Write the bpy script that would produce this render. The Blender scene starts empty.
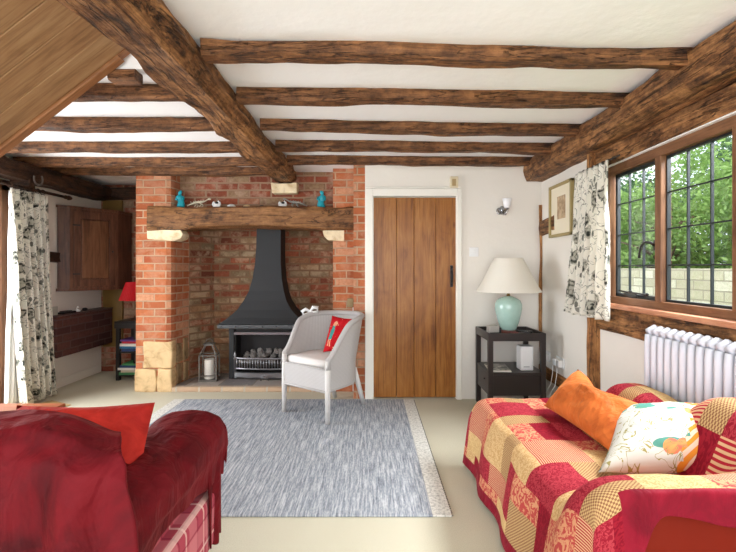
import bpy, bmesh, math, random
from mathutils import Vector, Matrix, noise
R = random.Random(7)
PI = math.pi
COL = bpy.context.scene.collection
SC = bpy.context.scene

# ------------------------------------------------------------------ helpers
def srgb(r, g, b):
    def f(c):
        c /= 255.0
        return c / 12.92 if c <= 0.04045 else ((c + 0.055) / 1.055) ** 2.4
    return (f(r), f(g), f(b), 1.0)

class NT:
    """small wrapper for building node materials"""
    def __init__(s, name):
        s.m = bpy.data.materials.new(name); s.m.use_nodes = True
        s.t = s.m.node_tree; s.n = s.t.nodes; s.l = s.t.links
        s.b = s.n['Principled BSDF']
    def node(s, typ, **kw):
        n = s.n.new(typ)
        for k, v in kw.items():
            if hasattr(n, k): setattr(n, k, v)
            else: n.inputs[k].default_value = v
        return n
    def set(s, node, key, v):
        if isinstance(v, bpy.types.NodeSocket): s.l.new(v, node.inputs[key])
        else: node.inputs[key].default_value = v
    def coords(s, kind='Object', scale=(1, 1, 1), rot=(0, 0, 0)):
        tc = s.n.new('ShaderNodeTexCoord'); mp = s.n.new('ShaderNodeMapping')
        s.l.new(tc.outputs[kind], mp.inputs[0]); mp.inputs['Scale'].default_value = scale
        mp.inputs['Rotation'].default_value = rot
        return mp.outputs[0]
    def noise(s, vec, scale, detail=4, rough=.55, dist=0):
        n = s.n.new('ShaderNodeTexNoise'); s.l.new(vec, n.inputs['Vector'])
        n.inputs['Scale'].default_value = scale; n.inputs['Detail'].default_value = detail
        n.inputs['Roughness'].default_value = rough; n.inputs['Distortion'].default_value = dist
        return n.outputs['Fac']
    def voronoi(s, vec, scale, feature='F1', rnd=1.0):
        n = s.n.new('ShaderNodeTexVoronoi'); n.feature = feature; s.l.new(vec, n.inputs['Vector'])
        n.inputs['Scale'].default_value = scale; n.inputs['Randomness'].default_value = rnd
        return n
    def ramp(s, fac, stops, interp='LINEAR'):
        n = s.n.new('ShaderNodeValToRGB'); s.l.new(fac, n.inputs[0]); n.color_ramp.interpolation = interp
        e = n.color_ramp.elements
        while len(e) < len(stops): e.new(0.5)
        for i, (p, c) in enumerate(stops):
            e[i].position = p; e[i].color = c if len(c) == 4 else (*c, 1)
        return n.outputs[0]
    def math(s, op, a, b=0.0, c=None):
        n = s.n.new('ShaderNodeMath'); n.operation = op
        s.set(n, 0, a); s.set(n, 1, b)
        if c is not None: s.set(n, 2, c)
        return n.outputs[0]
    def mix(s, fac, a, b, blend='MIX'):
        n = s.n.new('ShaderNodeMix'); n.data_type = 'RGBA'; n.blend_type = blend
        s.set(n, 0, fac); s.set(n, 6, a); s.set(n, 7, b)
        return n.outputs[2]
    def bump(s, h, strength=.3, dist=.01, prev=None):
        n = s.n.new('ShaderNodeBump'); s.l.new(h, n.inputs['Height'])
        n.inputs['Strength'].default_value = strength; n.inputs['Distance'].default_value = dist
        if prev is not None: s.l.new(prev, n.inputs['Normal'])
        return n.outputs[0]
    def out(s, color=None, rough=None, normal=None, metal=None, spec=None, sheen=None):
        if color is not None: s.set(s.b, 'Base Color', color)
        if rough is not None: s.set(s.b, 'Roughness', rough)
        if normal is not None: s.l.new(normal, s.b.inputs['Normal'])
        if metal is not None: s.set(s.b, 'Metallic', metal)
        if spec is not None: s.set(s.b, 'Specular IOR Level', spec)
        if sheen is not None:
            s.set(s.b, 'Sheen Weight', sheen[0]); s.set(s.b, 'Sheen Roughness', sheen[1]); s.set(s.b, 'Sheen Tint', sheen[2])
        return s.m

def plain(name, col, rough=.5, metal=0, bump=0, bscale=60, spec=.5, var=.0):
    t = NT(name)
    v = t.coords('Object')
    c = col
    if var:
        c = t.mix(t.noise(v, 6), tuple(x * (1 - var) for x in col[:3]) + (1,), tuple(min(1, x * (1 + var)) for x in col[:3]) + (1,))
    nm = t.bump(t.noise(v, bscale), bump, .004) if bump else None
    return t.out(c, rough, nm, metal, spec)

def wood(name, dark, mid, light, axis='x', scale=1.0, rough=.65, bump=.5, knots=False, streak=12, contrast=1.0):
    """old timber; the grain runs along the object's local axis"""
    t = NT(name)
    sc = {'x': (1, streak, streak), 'y': (streak, 1, streak), 'z': (streak, streak, 1)}[axis]
    v = t.coords('Object', tuple(k * scale for k in sc))
    v2 = t.coords('Object', tuple((1.0 if k == 1 else 3.2) * scale for k in sc))
    g = t.noise(v, 1.6, 6, .62, .9)
    big = t.noise(v2, 2.2, 5, .6, 1.2)
    f = t.math('ADD', t.math('MULTIPLY', g, .5), t.math('MULTIPLY', big, .5))
    if contrast >= 1:
        mid_n = t.noise(t.coords('Object', tuple((4.0 if k == 1 else 15) * scale for k in sc)), 1.5, 6, .7, .6)
        f = t.math('ADD', t.math('MULTIPLY', f, .62), t.math('MULTIPLY', mid_n, .38))
        mot = t.noise(t.coords('Object', (9 * scale,) * 3), 1.6, 9, .72)
        f = t.math('ADD', t.math('MULTIPLY', f, .72), t.math('MULTIPLY', mot, .28))
    w = .085 if contrast >= 1 else .13 / contrast
    c = t.ramp(f, [(.5 - w, dark), (.5 - .02, mid), (.5 + w, light)])
    fine = t.noise(t.coords('Object', tuple((2 if k == 1 else 60) * scale for k in sc)), 1.2, 3, .6, .4)
    c = t.mix(t.math('MULTIPLY', t.ramp(fine, [(.35, (1, 1, 1, 1)), (.5, (0, 0, 0, 1))]), .45), c, dark)
    if knots:
        vo = t.voronoi(t.coords('Object', tuple((1 if k == 1 else 2.4) for k in sc)), 2.4)
        k = t.ramp(vo.outputs['Distance'], [(.03, (1, 1, 1, 1)), (.10, (0, 0, 0, 1))])
        c = t.mix(t.math('MULTIPLY', k, .8), c, dark)
    if contrast >= 1:
        cn = t.noise(t.coords('Object', tuple((.9 if k == 1 else 9) * scale for k in sc)), 1.3, 4, .6, 1.5)
        cr = t.ramp(t.math('ABSOLUTE', t.math('SUBTRACT', cn, .5)), [(.003, (1, 1, 1, 1)), (.014, (0, 0, 0, 1))])
        c = t.mix(t.math('MULTIPLY', cr, .8), c, tuple(x * .35 for x in dark[:3]) + (1,))
        g = t.math('SUBTRACT', t.math('ADD', g, t.math('MULTIPLY', mot, .8)), t.math('MULTIPLY', cr, .5))
    h = t.math('ADD', g, t.math('MULTIPLY', fine, .6))
    return t.out(c, rough, t.bump(h, bump, .012), spec=.3)

def finish(bm, smooth=False):
    bmesh.ops.recalc_face_normals(bm, faces=bm.faces)
    if smooth:
        for f in bm.faces: f.smooth = True

def boxuv(me, off=(0, 0)):
    uv = me.uv_layers.new(name='UVMap') if not me.uv_layers else me.uv_layers[0]
    for p in me.polygons:
        n = p.normal; ax = max(range(3), key=lambda i: abs(n[i]))
        for li in p.loop_indices:
            c = me.vertices[me.loops[li].vertex_index].co
            uv.data[li].uv = ((c.x, c.y) if ax == 2 else (c.y, c.z) if ax == 0 else (c.x, c.z))

def obj(name, bm, mat=None, parent=None, smooth=False, uv=False, loc=None, rot=None, keepn=False):
    if not keepn: finish(bm, smooth)
    elif smooth:
        for f in bm.faces: f.smooth = True
    me = bpy.data.meshes.new(name); bm.to_mesh(me); bm.free()
    o = bpy.data.objects.new(name, me); COL.objects.link(o)
    for m in (mat if isinstance(mat, (list, tuple)) else [mat]):
        if m: me.materials.append(m)
    if parent: o.parent = parent
    if uv: boxuv(me)
    if loc: o.location = loc
    if rot: o.rotation_euler = rot
    return o

def tag(o, label=None, cat=None, group=None, kind=None):
    if label: o['label'] = label
    if cat: o['category'] = cat
    if group: o['group'] = group
    if kind: o['kind'] = kind
    return o

def thing(name, label, cat, loc=(0, 0, 0), rz=0, group=None):
    o = bpy.data.objects.new(name, None); COL.objects.link(o)
    o.location = loc; o.rotation_euler = (0, 0, rz); o.empty_display_size = .1
    return tag(o, label, cat, group)

def struct(o):
    o['kind'] = 'structure'; return o

def B(): return bmesh.new()

def box(bm, x0, x1, y0, y1, z0, z1, bev=0, seg=2, M=None):
    r = bmesh.ops.create_cube(bm, size=1)
    vs = r['verts']
    for v in vs:
        v.co = Vector((x0 + (v.co.x + .5) * (x1 - x0), y0 + (v.co.y + .5) * (y1 - y0), z0 + (v.co.z + .5) * (z1 - z0)))
    if bev:
        es = list({e for v in vs for e in v.link_edges})
        rr = bmesh.ops.bevel(bm, geom=es, offset=bev, segments=seg, affect='EDGES', profile=.5)
        vs = list({v for f in rr['faces'] for v in f.verts} | {v for v in vs if v.is_valid})
    if M is not None:
        for v in vs: v.co = M @ v.co
    return vs

def tube(bm, pts, r, seg=10, caps=True, closed=False):
    pts = [Vector(p) for p in pts]; n = len(pts)
    rad = r if isinstance(r, (list, tuple)) else [r] * n
    rings = []; up = None
    for i, p in enumerate(pts):
        a = pts[i - 1] if (i > 0 or closed) else p
        b = pts[(i + 1) % n] if (i < n - 1 or closed) else p
        t = (b - a).normalized()
        if up is None:
            up = Vector((0, 0, 1)) if abs(t.z) < .9 else Vector((1, 0, 0))
        s = t.cross(up)
        if s.length < 1e-5: s = t.cross(Vector((0, 1, 0)))
        s.normalize(); u = s.cross(t).normalized(); up = u
        rings.append([bm.verts.new(p + (s * math.cos(2 * PI * k / seg) + u * math.sin(2 * PI * k / seg)) * rad[i]) for k in range(seg)])
    m = n if closed else n - 1
    for i in range(m):
        A, C = rings[i], rings[(i + 1) % n]
        for k in range(seg):
            bm.faces.new((A[k], A[(k + 1) % seg], C[(k + 1) % seg], C[k]))
    if caps and not closed:
        bm.faces.new(rings[0][::-1]); bm.faces.new(rings[-1])

def lathe(bm, prof, seg=32, c=(0, 0, 0), cap=True):
    c = Vector(c); rings = []
    for r, z in prof:
        rings.append([bm.verts.new(c + Vector((r * math.cos(2 * PI * k / seg), r * math.sin(2 * PI * k / seg), z))) for k in range(seg)])
    for a, b in zip(rings, rings[1:]):
        for k in range(seg): bm.faces.new((a[k], a[(k + 1) % seg], b[(k + 1) % seg], b[k]))
    if cap:
        if prof[0][0] > 1e-4: bm.faces.new(rings[0][::-1])
        if prof[-1][0] > 1e-4: bm.faces.new(rings[-1])
    bmesh.ops.remove_doubles(bm, verts=bm.verts, dist=1e-5)

def loft(bm, secs, cap=True):
    """secs: list of rings (same number of points)"""
    rings = [[bm.verts.new(p) for p in s] for s in secs]
    n = len(rings[0])
    for a, b in zip(rings, rings[1:]):
        for k in range(n): bm.faces.new((a[k], a[(k + 1) % n], b[(k + 1) % n], b[k]))
    if cap: bm.faces.new(rings[0][::-1]); bm.faces.new(rings[-1])

def prism(bm, poly, z0, z1):
    loft(bm, [[(x, y, z0) for x, y in poly], [(x, y, z1) for x, y in poly]])

def blob(bm, c, r, sub=2, M=None, noise_amt=0, seed=0):
    rr = bmesh.ops.create_icosphere(bm, subdivisions=sub, radius=1)
    for v in rr['verts']:
        k = 1 + noise_amt * noise.noise(v.co * 1.7 + Vector((seed, seed * 2.1, 0)))
        p = Vector((v.co.x * r[0], v.co.y * r[1], v.co.z * r[2])) * k
        if M: p = M @ p
        v.co = p + Vector(c)

def sheet(bm, f, nu, nv, closed_u=False):
    """grid of faces from f(i/nu, j/nv) -> Vector; uv layer in f's second value"""
    uvl = bm.loops.layers.uv.verify()
    g = []; U = []
    for j in range(nv + 1):
        row = []; ur = []
        for i in range(nu + 1):
            p, uv = f(i / nu, j / nv); row.append(bm.verts.new(p)); ur.append(uv)
        g.append(row); U.append(ur)
    fs = []
    for j in range(nv):
        for i in range(nu):
            fc = bm.faces.new((g[j][i], g[j][i + 1], g[j + 1][i + 1], g[j + 1][i]))
            for lp, q in zip(fc.loops, (U[j][i], U[j][i + 1], U[j + 1][i + 1], U[j + 1][i])): lp[uvl].uv = q
            fs.append((i, j, fc))
    return g, fs

def solid(o, th, off=0):
    m = o.modifiers.new('thickness', 'SOLIDIFY'); m.thickness = th; m.offset = off; return o
def subd(o, n=1):
    m = o.modifiers.new('smooth', 'SUBSURF'); m.levels = n; m.render_levels = n; return o

def smoothstep(a, b, x):
    t = max(0, min(1, (x - a) / (b - a))); return t * t * (3 - 2 * t)

# ------------------------------------------------------------------ camera
CH = 1.23; F = 430.0
cam_d = bpy.data.cameras.new('camera'); cam = bpy.data.objects.new('camera', cam_d); COL.objects.link(cam)
cam_d.sensor_width = 36; cam_d.lens = 36 * F / 736
cam_d.shift_x = -2 / 736; cam_d.shift_y = -8 / 736
cam.location = (0, 0, CH); cam.rotation_euler = (PI / 2, 0, 0); cam_d.clip_start = .05
SC.camera = cam

# ------------------------------------------------------------------ materials
def plaster(name, c, var=.03):
    t = NT(name); v = t.coords('Object')
    a = t.noise(v, 1.6, 4, .5); col = t.mix(a, tuple(x * (1 - var) for x in c[:3]) + (1,), c)
    h = t.math('ADD', t.noise(v, 3.5, 5, .5), t.math('MULTIPLY', t.noise(v, 40, 3, .6), .08))
    return t.out(col, .85, t.bump(h, .35, .03), spec=.2)
M_ceil = plaster('ceiling_plaster', srgb(247, 247, 248), .015)
M_wall = plaster('wall_plaster', srgb(236, 230, 221))
M_trimw = plain('cream_gloss_paint', srgb(240, 236, 226), .4)

def brick(name, c1, c2, mortar, extra=None, patch=None, bw=.225, bh=.0755, ms=.011, strength=.8, patchamt=.5):
    t = NT(name)
    uv = t.coords('UV')
    # a little wobble keeps the courses from looking ruled
    nz = t.n.new('ShaderNodeTexNoise'); t.l.new(uv, nz.inputs['Vector']); nz.inputs['Scale'].default_value = 7
    nz.inputs['Detail'].default_value = 3
    va = t.n.new('ShaderNodeVectorMath'); va.operation = 'MULTIPLY_ADD'
    t.l.new(nz.outputs['Color'], va.inputs[0]); va.inputs[1].default_value = (.016, .014, 0); t.l.new(uv, va.inputs[2])
    b = t.n.new('ShaderNodeTexBrick'); t.l.new(va.outputs[0], b.inputs['Vector'])
    for k, v in (('Color1', (0, 0, 0, 1)), ('Color2', (1, 1, 1, 1)), ('Mortar', (.5, .5, .5, 1)), ('Scale', 1.0), ('Mortar Size', ms),
                 ('Mortar Smooth', .35), ('Bias', 0.0), ('Brick Width', bw), ('Row Height', bh)): b.inputs[k].default_value = v
    rnd = b.outputs['Color']
    stops = [(0, c1), (.35, c2)]
    if extra:
        for i, e in enumerate(extra): stops.append((.55 + .4 * i / max(1, len(extra)), e))
    c = t.ramp(rnd, stops, 'LINEAR')
    v = t.coords('Object')
    n1 = t.noise(v, 28, 5, .65)
    c = t.mix(t.math('MULTIPLY', t.ramp(n1, [(.35, (1, 1, 1, 1)), (.6, (0, 0, 0, 1))]), .45), c, c1)
    if patch:
        pn = t.noise(v, 5.5, 5, .7, .4)
        c = t.mix(t.math('MULTIPLY', t.ramp(pn, [(.48, (0, 0, 0, 1)), (.62, (1, 1, 1, 1))]), patchamt), c, patch)
    mm = t.mix(t.noise(v, 9), mortar, tuple(x * .72 for x in mortar[:3]) + (1,))
    c = t.mix(b.outputs['Fac'], c, mm)
    h = t.math('ADD', t.math('MULTIPLY', b.outputs['Fac'], -1.0), t.math('MULTIPLY', n1, .55))
    h = t.math('ADD', h, t.math('MULTIPLY', rnd, .25))
    return t.out(c, .85, t.bump(h, strength, .012), spec=.2)
M_brick = brick('orange_brick', srgb(158, 86, 54), srgb(186, 108, 70), srgb(198, 164, 134),
                [srgb(196, 118, 78), srgb(170, 88, 56), srgb(206, 150, 116)], srgb(200, 160, 132), patchamt=.35, ms=.008)
M_brick_old = brick('weathered_brick', srgb(112, 58, 42), srgb(156, 84, 60), srgb(166, 134, 110),
                    [srgb(132, 78, 60), srgb(176, 122, 94), srgb(150, 124, 96)], srgb(192, 160, 138), patchamt=.5)
M_brick_in = brick('sooted_brick', srgb(100, 54, 38), srgb(152, 84, 58), srgb(138, 106, 80),
                   [srgb(120, 70, 50), srgb(158, 120, 86), srgb(122, 104, 78)], srgb(188, 164, 134), ms=.011, patchamt=.5)
M_brick_dark = brick('dark_stained_brick', srgb(72, 44, 42), srgb(86, 54, 48), srgb(98, 76, 74), [srgb(94, 60, 54)], None, ms=.008)

def stone(name, c, d):
    t = NT(name); v = t.coords('Object')
    n = t.noise(v, 9, 6, .6, .5)
    col = t.ramp(n, [(.3, d), (.5, c), (.75, tuple(min(1, x * 1.18) for x in c[:3]) + (1,))])
    return t.out(col, .9, t.bump(t.noise(v, 18, 5, .6), .7, .015), spec=.2)
M_stone = stone('yellow_sandstone', srgb(214, 184, 140), srgb(170, 134, 92))
M_pale_stone = stone('pale_stone', srgb(232, 214, 180), srgb(196, 168, 124))
M_sooty_stone = stone('grey_sandstone', srgb(160, 134, 100), srgb(104, 82, 60))

M_beam = wood('old_oak', srgb(44, 27, 17), srgb(112, 74, 44), srgb(186, 134, 86), 'x', 1.0, .6, 1.0)
M_joist = wood('joist_oak', srgb(42, 25, 16), srgb(98, 64, 40), srgb(152, 104, 66), 'x', 1.1, .55, .9)
M_beamdark = wood('black_oak', srgb(28, 18, 12), srgb(58, 38, 26), srgb(92, 62, 42), 'x', 1.0, .6, .8)
M_post = wood('golden_oak', srgb(92, 58, 28), srgb(152, 102, 58), srgb(184, 132, 80), 'x', 1.2, .6, .6)
M_mantel = wood('mantel_oak', srgb(66, 42, 24), srgb(122, 82, 48), srgb(158, 112, 70), 'x', .9, .55, .6)
M_door = wood('varnished_pine', srgb(98, 52, 20), srgb(152, 96, 42), srgb(178, 122, 62), 'z', 1.0, .32, .10, knots=True, contrast=.7, streak=20)
M_soffit = wood('stained_boards', srgb(116, 82, 52), srgb(164, 126, 88), srgb(184, 150, 110), 'x', .9, .5, .1, knots=True, contrast=.7)
M_string = wood('stair_string', srgb(108, 70, 42), srgb(148, 100, 64), srgb(168, 118, 78), 'x', 1, .5, .1, contrast=.7)
M_winwood = wood('window_oak', srgb(80, 50, 34), srgb(122, 84, 58), srgb(146, 106, 76), 'x', 1.2, .42, .12, contrast=.8)
M_sillwood = wood('sill_oak', srgb(140, 86, 60), srgb(190, 130, 98), srgb(210, 156, 122), 'x', 1.2, .35, .08, contrast=.8)
M_cab = wood('cabinet_mahogany', srgb(56, 34, 26), srgb(92, 60, 45), srgb(118, 80, 60), 'z', 1.1, .4, .1, contrast=.8)
M_chest = wood('red_wood', srgb(120, 58, 32), srgb(172, 96, 58), srgb(190, 116, 76), 'x', 1.1, .35, .08, contrast=.8)

def carpet():
    t = NT('beige_carpet'); v = t.coords('Object')
    a = t.noise(v, 1.3, 3); c = t.mix(a, srgb(203, 196, 172), srgb(218, 213, 194))
    f = t.noise(v, 220, 3, .7)
    c = t.mix(t.math('MULTIPLY', t.ramp(f, [(.35, (1, 1, 1, 1)), (.6, (0, 0, 0, 1))]), .3), c, srgb(160, 150, 124))
    return t.out(c, .95, t.bump(f, .5, .006), spec=.1)
M_carpet = carpet()

def rugmat():
    t = NT('grey_woven_wool'); v = t.coords('Object', (1, 1, 1))
    st = t.noise(t.coords('Object', (85, 5.5, 1)), 1, 4, .7)
    fine = t.noise(t.coords('Object', (150, 40, 1)), 1, 2, .6)
    f = t.math('ADD', t.math('MULTIPLY', st, .75), t.math('MULTIPLY', fine, .25))
    c = t.ramp(f, [(.34, srgb(104, 110, 120)), (.48, srgb(152, 157, 165)), (.62, srgb(202, 204, 207))])
    return t.out(c, .95, t.bump(f, .6, .006), spec=.1)
M_rug = rugmat()
def rugend():
    t = NT('cream_woven_wool')
    f = t.noise(t.coords('Object', (60, 60, 1)), 1, 3, .7)
    c = t.ramp(f, [(.35, srgb(176, 174, 168)), (.55, srgb(226, 224, 216))])
    return t.out(c, .95, t.bump(f, .5, .005), spec=.1)
M_rugend = rugend()

M_iron = plain('black_stove_paint', srgb(21, 22, 25), .62, 0, .2, 90)
M_ironedge = plain('grey_rubbed_iron', srgb(82, 84, 86), .4, .5, .2, 60)
M_steel = plain('polished_steel', srgb(150, 150, 154), .28, .9)
M_black = plain('black_paint', srgb(24, 20, 20), .4)
M_blackwood = plain('espresso_furniture', srgb(46, 38, 36), .38, 0, .05, 30)
M_blackp = plain('black_plastic', srgb(20, 20, 22), .3)
M_white = plain('white_plastic', srgb(236, 236, 236), .35)
M_rad = plain('radiator_enamel', srgb(212, 214, 224), .35)
M_cream = plain('cream_plastic', srgb(222, 208, 176), .5)
M_lead = plain('leaded_bar', srgb(38, 42, 44), .45, .3)
M_chrome = plain('chrome', srgb(190, 190, 192), .15, 1)
M_gold = plain('gilt_frame', srgb(168, 150, 100), .45, .25, .1, 50)
M_mount = plain('cream_mount', srgb(232, 222, 198), .8)
M_coal = plain('ashen_coal', srgb(120, 114, 110), .9, 0, .8, 40, var=.5)
M_turq = plain('turquoise_glaze', srgb(24, 160, 178), .3, 0, .1, 30, var=.25)
M_bone = plain('pale_resin', srgb(205, 196, 172), .6, 0, .3, 60)
M_leather = plain('red_leather', srgb(116, 24, 3), .6, 0, .25, 25, spec=.15, var=.15)
M_paper = plain('page_paper', srgb(232, 228, 216), .8)
M_cushw = plain('cream_cotton', srgb(232, 226, 222), .85, 0, .2, 200)

def glassmat(name, tint=(1, 1, 1, 1), rough=0.0, alpha=.12):
    t = NT(name); n = t.n; g = n.new('ShaderNodeBsdfGlossy'); g.inputs['Roughness'].default_value = .03
    tr = n.new('ShaderNodeBsdfTransparent'); tr.inputs[0].default_value = tint
    mx = n.new('ShaderNodeMixShader'); fr = n.new('ShaderNodeLayerWeight'); fr.inputs[0].default_value = .3; ff = t.math('MULTIPLY_ADD', t.math('POWER', fr.outputs['Facing'], 4.0), .35, .02)
    t.l.new(ff, mx.inputs[0]); t.l.new(tr.outputs[0], mx.inputs[1]); t.l.new(g.outputs[0], mx.inputs[2])
    t.l.new(mx.outputs[0], n['Material Output'].inputs[0]); return t.m
M_glass = glassmat('window_glass')

def slates():
    t = NT('hearth_slate'); v = t.coords('Object')
    b = t.n.new('ShaderNodeTexBrick'); t.l.new(v, b.inputs['Vector'])
    for k, x in (('Color1', (0, 0, 0, 1)), ('Color2', (1, 1, 1, 1)), ('Scale', 1.0), ('Mortar Size', .006), ('Brick Width', .34), ('Row Height', .27)): b.inputs[k].default_value = x
    c = t.ramp(b.outputs['Color'], [(0, srgb(112, 106, 106)), (.5, srgb(146, 138, 134)), (1, srgb(162, 150, 140))])
    n = t.noise(v, 9, 5, .7); c = t.mix(t.ramp(n, [(.55, (0, 0, 0, 1)), (.72, (.8, .8, .8, 1))]), c, srgb(206, 196, 180))
    c = t.mix(b.outputs['Fac'], c, srgb(120, 106, 92))
    return t.out(c, .6, t.bump(n, .4, .01))
M_slate = slates()

def wicker():
    t = NT('white_woven_fibre')
    v = t.coords('UV', (1, 1, 1))
    w1 = t.n.new('ShaderNodeTexWave'); w1.bands_direction = 'X'; w1.inputs['Scale'].default_value = 30; t.l.new(v, w1.inputs[0])
    w2 = t.n.new('ShaderNodeTexWave'); w2.bands_direction = 'Y'; w2.inputs['Scale'].default_value = 30; t.l.new(v, w2.inputs[0])
    h = t.math('MULTIPLY', w1.outputs['Fac'], w2.outputs['Fac'])
    c = t.mix(h, srgb(184, 180, 178), srgb(214, 210, 208))
    return t.out(c, .6, t.bump(h, .5, .004), spec=.3)
M_wicker = wicker()
M_whitewood = plain('white_painted_wood', srgb(214, 211, 208), .45)

def velvet(name, c, c2, sheen=.5, scale=3.0, tint=None):
    t = NT(name); v = t.coords('Object')
    n = t.noise(v, scale, 5, .6, .8)
    col = t.ramp(n, [(.3, c2), (.52, c), (.75, tuple(min(1, x * 1.35 + .004) for x in c[:3]) + (1,))])
    cre = t.noise(t.coords('Object', (5, 5, 2.2)), 1.6, 3, .5, 1.6)
    hh = t.math('ADD', t.math('MULTIPLY', t.noise(v, 24, 4, .6), .15), cre)
    return t.out(col, .7, t.bump(hh, .45, .05), spec=.15, sheen=(sheen, .4, tint or c))
M_velvet = velvet('crimson_velvet', srgb(96, 7, 18), srgb(60, 2, 9), .18, 5, srgb(215, 80, 80))
M_redplush = velvet('coral_red_plush', srgb(188, 48, 40), srgb(158, 32, 30), .15, 8, srgb(240, 130, 110))
M_border = velvet('raspberry_velvet', srgb(128, 14, 36), srgb(100, 8, 26), .15, 7, srgb(230, 110, 120))
M_orange = velvet('orange_velvet', srgb(192, 98, 42), srgb(156, 70, 24), .2, 6, srgb(255, 190, 120))

def tartan():
    t = NT('pink_tartan'); v = t.coords('Object'); s = t.n.new('ShaderNodeSeparateXYZ'); t.l.new(v, s.inputs[0])
    def stripe(ax, per, w, off=0):
        a = t.math('FRACT', t.math('ADD', t.math('MULTIPLY', s.outputs[ax], 1 / per), off)); return t.math('LESS_THAN', a, w)
    along = t.math('ADD', 0, 0)
    c = srgb(168, 70, 84)
    m = t.mix(.0, c, c)
    for ax in (1, 2):
        m = t.mix(t.math('MULTIPLY', stripe(ax, .16, .42), .45), m, srgb(206, 130, 134))
        m = t.mix(t.math('MULTIPLY', stripe(ax, .16, .07, .2), .6), m, srgb(232, 198, 186))
        m = t.mix(t.math('MULTIPLY', stripe(ax, .16, .05, .55), .6), m, srgb(130, 40, 62))
    return t.out(m, .9, t.bump(t.noise(v, 260), .3, .003), spec=.1)
M_tartan = tartan()

def florals(name='grey_flower_cotton'):
    t = NT(name); uv = t.coords('UV')
    nz = t.n.new('ShaderNodeTexNoise'); t.l.new(uv, nz.inputs['Vector']); nz.inputs['Scale'].default_value = 16
    va = t.n.new('ShaderNodeVectorMath'); va.operation = 'MULTIPLY_ADD'
    t.l.new(nz.outputs['Color'], va.inputs[0]); va.inputs[1].default_value = (.07, .07, 0); t.l.new(uv, va.inputs[2])
    vo = t.voronoi(va.outputs[0], 7.5)
    sep = t.n.new('ShaderNodeSeparateColor'); t.l.new(vo.outputs['Color'], sep.inputs[0])
    keep = t.math('GREATER_THAN', sep.outputs[0], .26)
    disc = t.math('LESS_THAN', vo.outputs['Distance'], .44)
    mask = t.math('MULTIPLY', keep, disc)
    pet = t.math('SINE', t.math('MULTIPLY', vo.outputs['Distance'], 34))
    vo2 = t.voronoi(uv, 42)
    g = t.math('ADD', t.math('MULTIPLY', pet, .25), vo2.outputs['Distance'])
    fl = t.ramp(g, [(.15, srgb(50, 52, 48)), (.42, srgb(122, 120, 110)), (.68, srgb(190, 186, 172))])
    base = srgb(238, 234, 222)
    c = t.mix(mask, base, fl)
    # thin branches and leaves
    w = t.noise(uv, 9, 2, .5, 1.6); br = t.math('LESS_THAN', t.math('ABSOLUTE', t.math('SUBTRACT', w, .5)), .014)
    c = t.mix(t.math('MULTIPLY', br, .75), c, srgb(96, 98, 88))
    vo3 = t.voronoi(t.coords('UV', (30, 14, 1), (0, 0, .6)), 1); sp = t.n.new('ShaderNodeSeparateColor'); t.l.new(vo3.outputs['Color'], sp.inputs[0])
    lf = t.math('MULTIPLY', t.math('GREATER_THAN', sp.outputs[0], .78), t.math('LESS_THAN', vo3.outputs['Distance'], .34))
    c = t.mix(t.math('MULTIPLY', lf, .85), c, srgb(84, 88, 78))
    m = t.out(c, .9, t.bump(t.noise(uv, 300), .2, .002), spec=.1)
    # thin cotton lets some daylight through
    tl = t.n.new('ShaderNodeBsdfTranslucent'); t.l.new(c, tl.inputs[0]); mx = t.n.new('ShaderNodeMixShader'); mx.inputs[0].default_value = .25
    t.l.new(t.b.outputs[0], mx.inputs[1]); t.l.new(tl.outputs[0], mx.inputs[2]); t.l.new(mx.outputs[0], t.n['Material Output'].inputs[0])
    return m
M_curt = florals()
M_net = plain('white_lining', srgb(240, 240, 238), .9)

def quiltmats():
    out = []
    def damask(name, a, b, sc=60, lo=.47, hi=.53):
        t = NT(name); uv = t.coords('UV')
        n = t.noise(uv, sc, 3, .5, 2.2); c = t.ramp(n, [(lo, a), (hi, b)])
        return t.out(c, .85, t.bump(t.noise(uv, 240), .3, .003), spec=.12, sheen=(.15, .5, b))
    out.append(damask('crimson_damask', srgb(134, 24, 40), srgb(168, 56, 66)))
    out.append(damask('gold_damask', srgb(186, 146, 96), srgb(208, 174, 126)))
    t = NT('check_patch'); uv = t.coords('UV'); ch = t.n.new('ShaderNodeTexChecker'); t.l.new(uv, ch.inputs[0]); ch.inputs['Scale'].default_value = 150
    out.append(t.out(t.mix(ch.outputs['Fac'], srgb(192, 158, 110), srgb(134, 92, 64)), .85, spec=.12))
    t = NT('stripe_patch'); uv = t.coords('UV'); w = t.n.new('ShaderNodeTexWave'); w.inputs['Scale'].default_value = 36; t.l.new(uv, w.inputs[0])
    out.append(t.out(t.ramp(w.outputs['Fac'], [(.42, srgb(164, 34, 50)), (.58, srgb(206, 166, 126))]), .85, spec=.12))
    out.append(damask('rose_patch', srgb(176, 66, 64), srgb(202, 142, 106), 34, .48, .52))
    out.append(damask('pale_gold_patch', srgb(210, 178, 126), srgb(196, 160, 108), 40))
    out.append(damask('dark_wine_patch', srgb(118, 14, 32), srgb(142, 26, 42), 50))
    out.append(M_border)
    return out
M_quilt = quiltmats()

# ------------------------------------------------------------------ room shell
CZ = 2.22
def slab(name, x0, x1, y0, y1, z0, z1, m, uv=False):
    b = B(); box(b, x0, x1, y0, y1, z0, z1); return struct(obj(name, b, m, uv=uv))
slab('floor', -3.6, 1.66, -2.2, 5.3, -.1, 0, M_carpet)
b = B()
box(b, -3.6, 1.72, 2.14, 5.3, CZ, CZ + .12); box(b, -.97, 1.72, -2.2, 2.14, CZ, CZ + .12)
box(b, -3.6, -1.32, -2.2, 2.14, CZ, CZ + .12); box(b, -1.32, -.97, -2.2, .95, CZ, CZ + .12)
struct(obj('ceiling', b, M_ceil))
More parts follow.
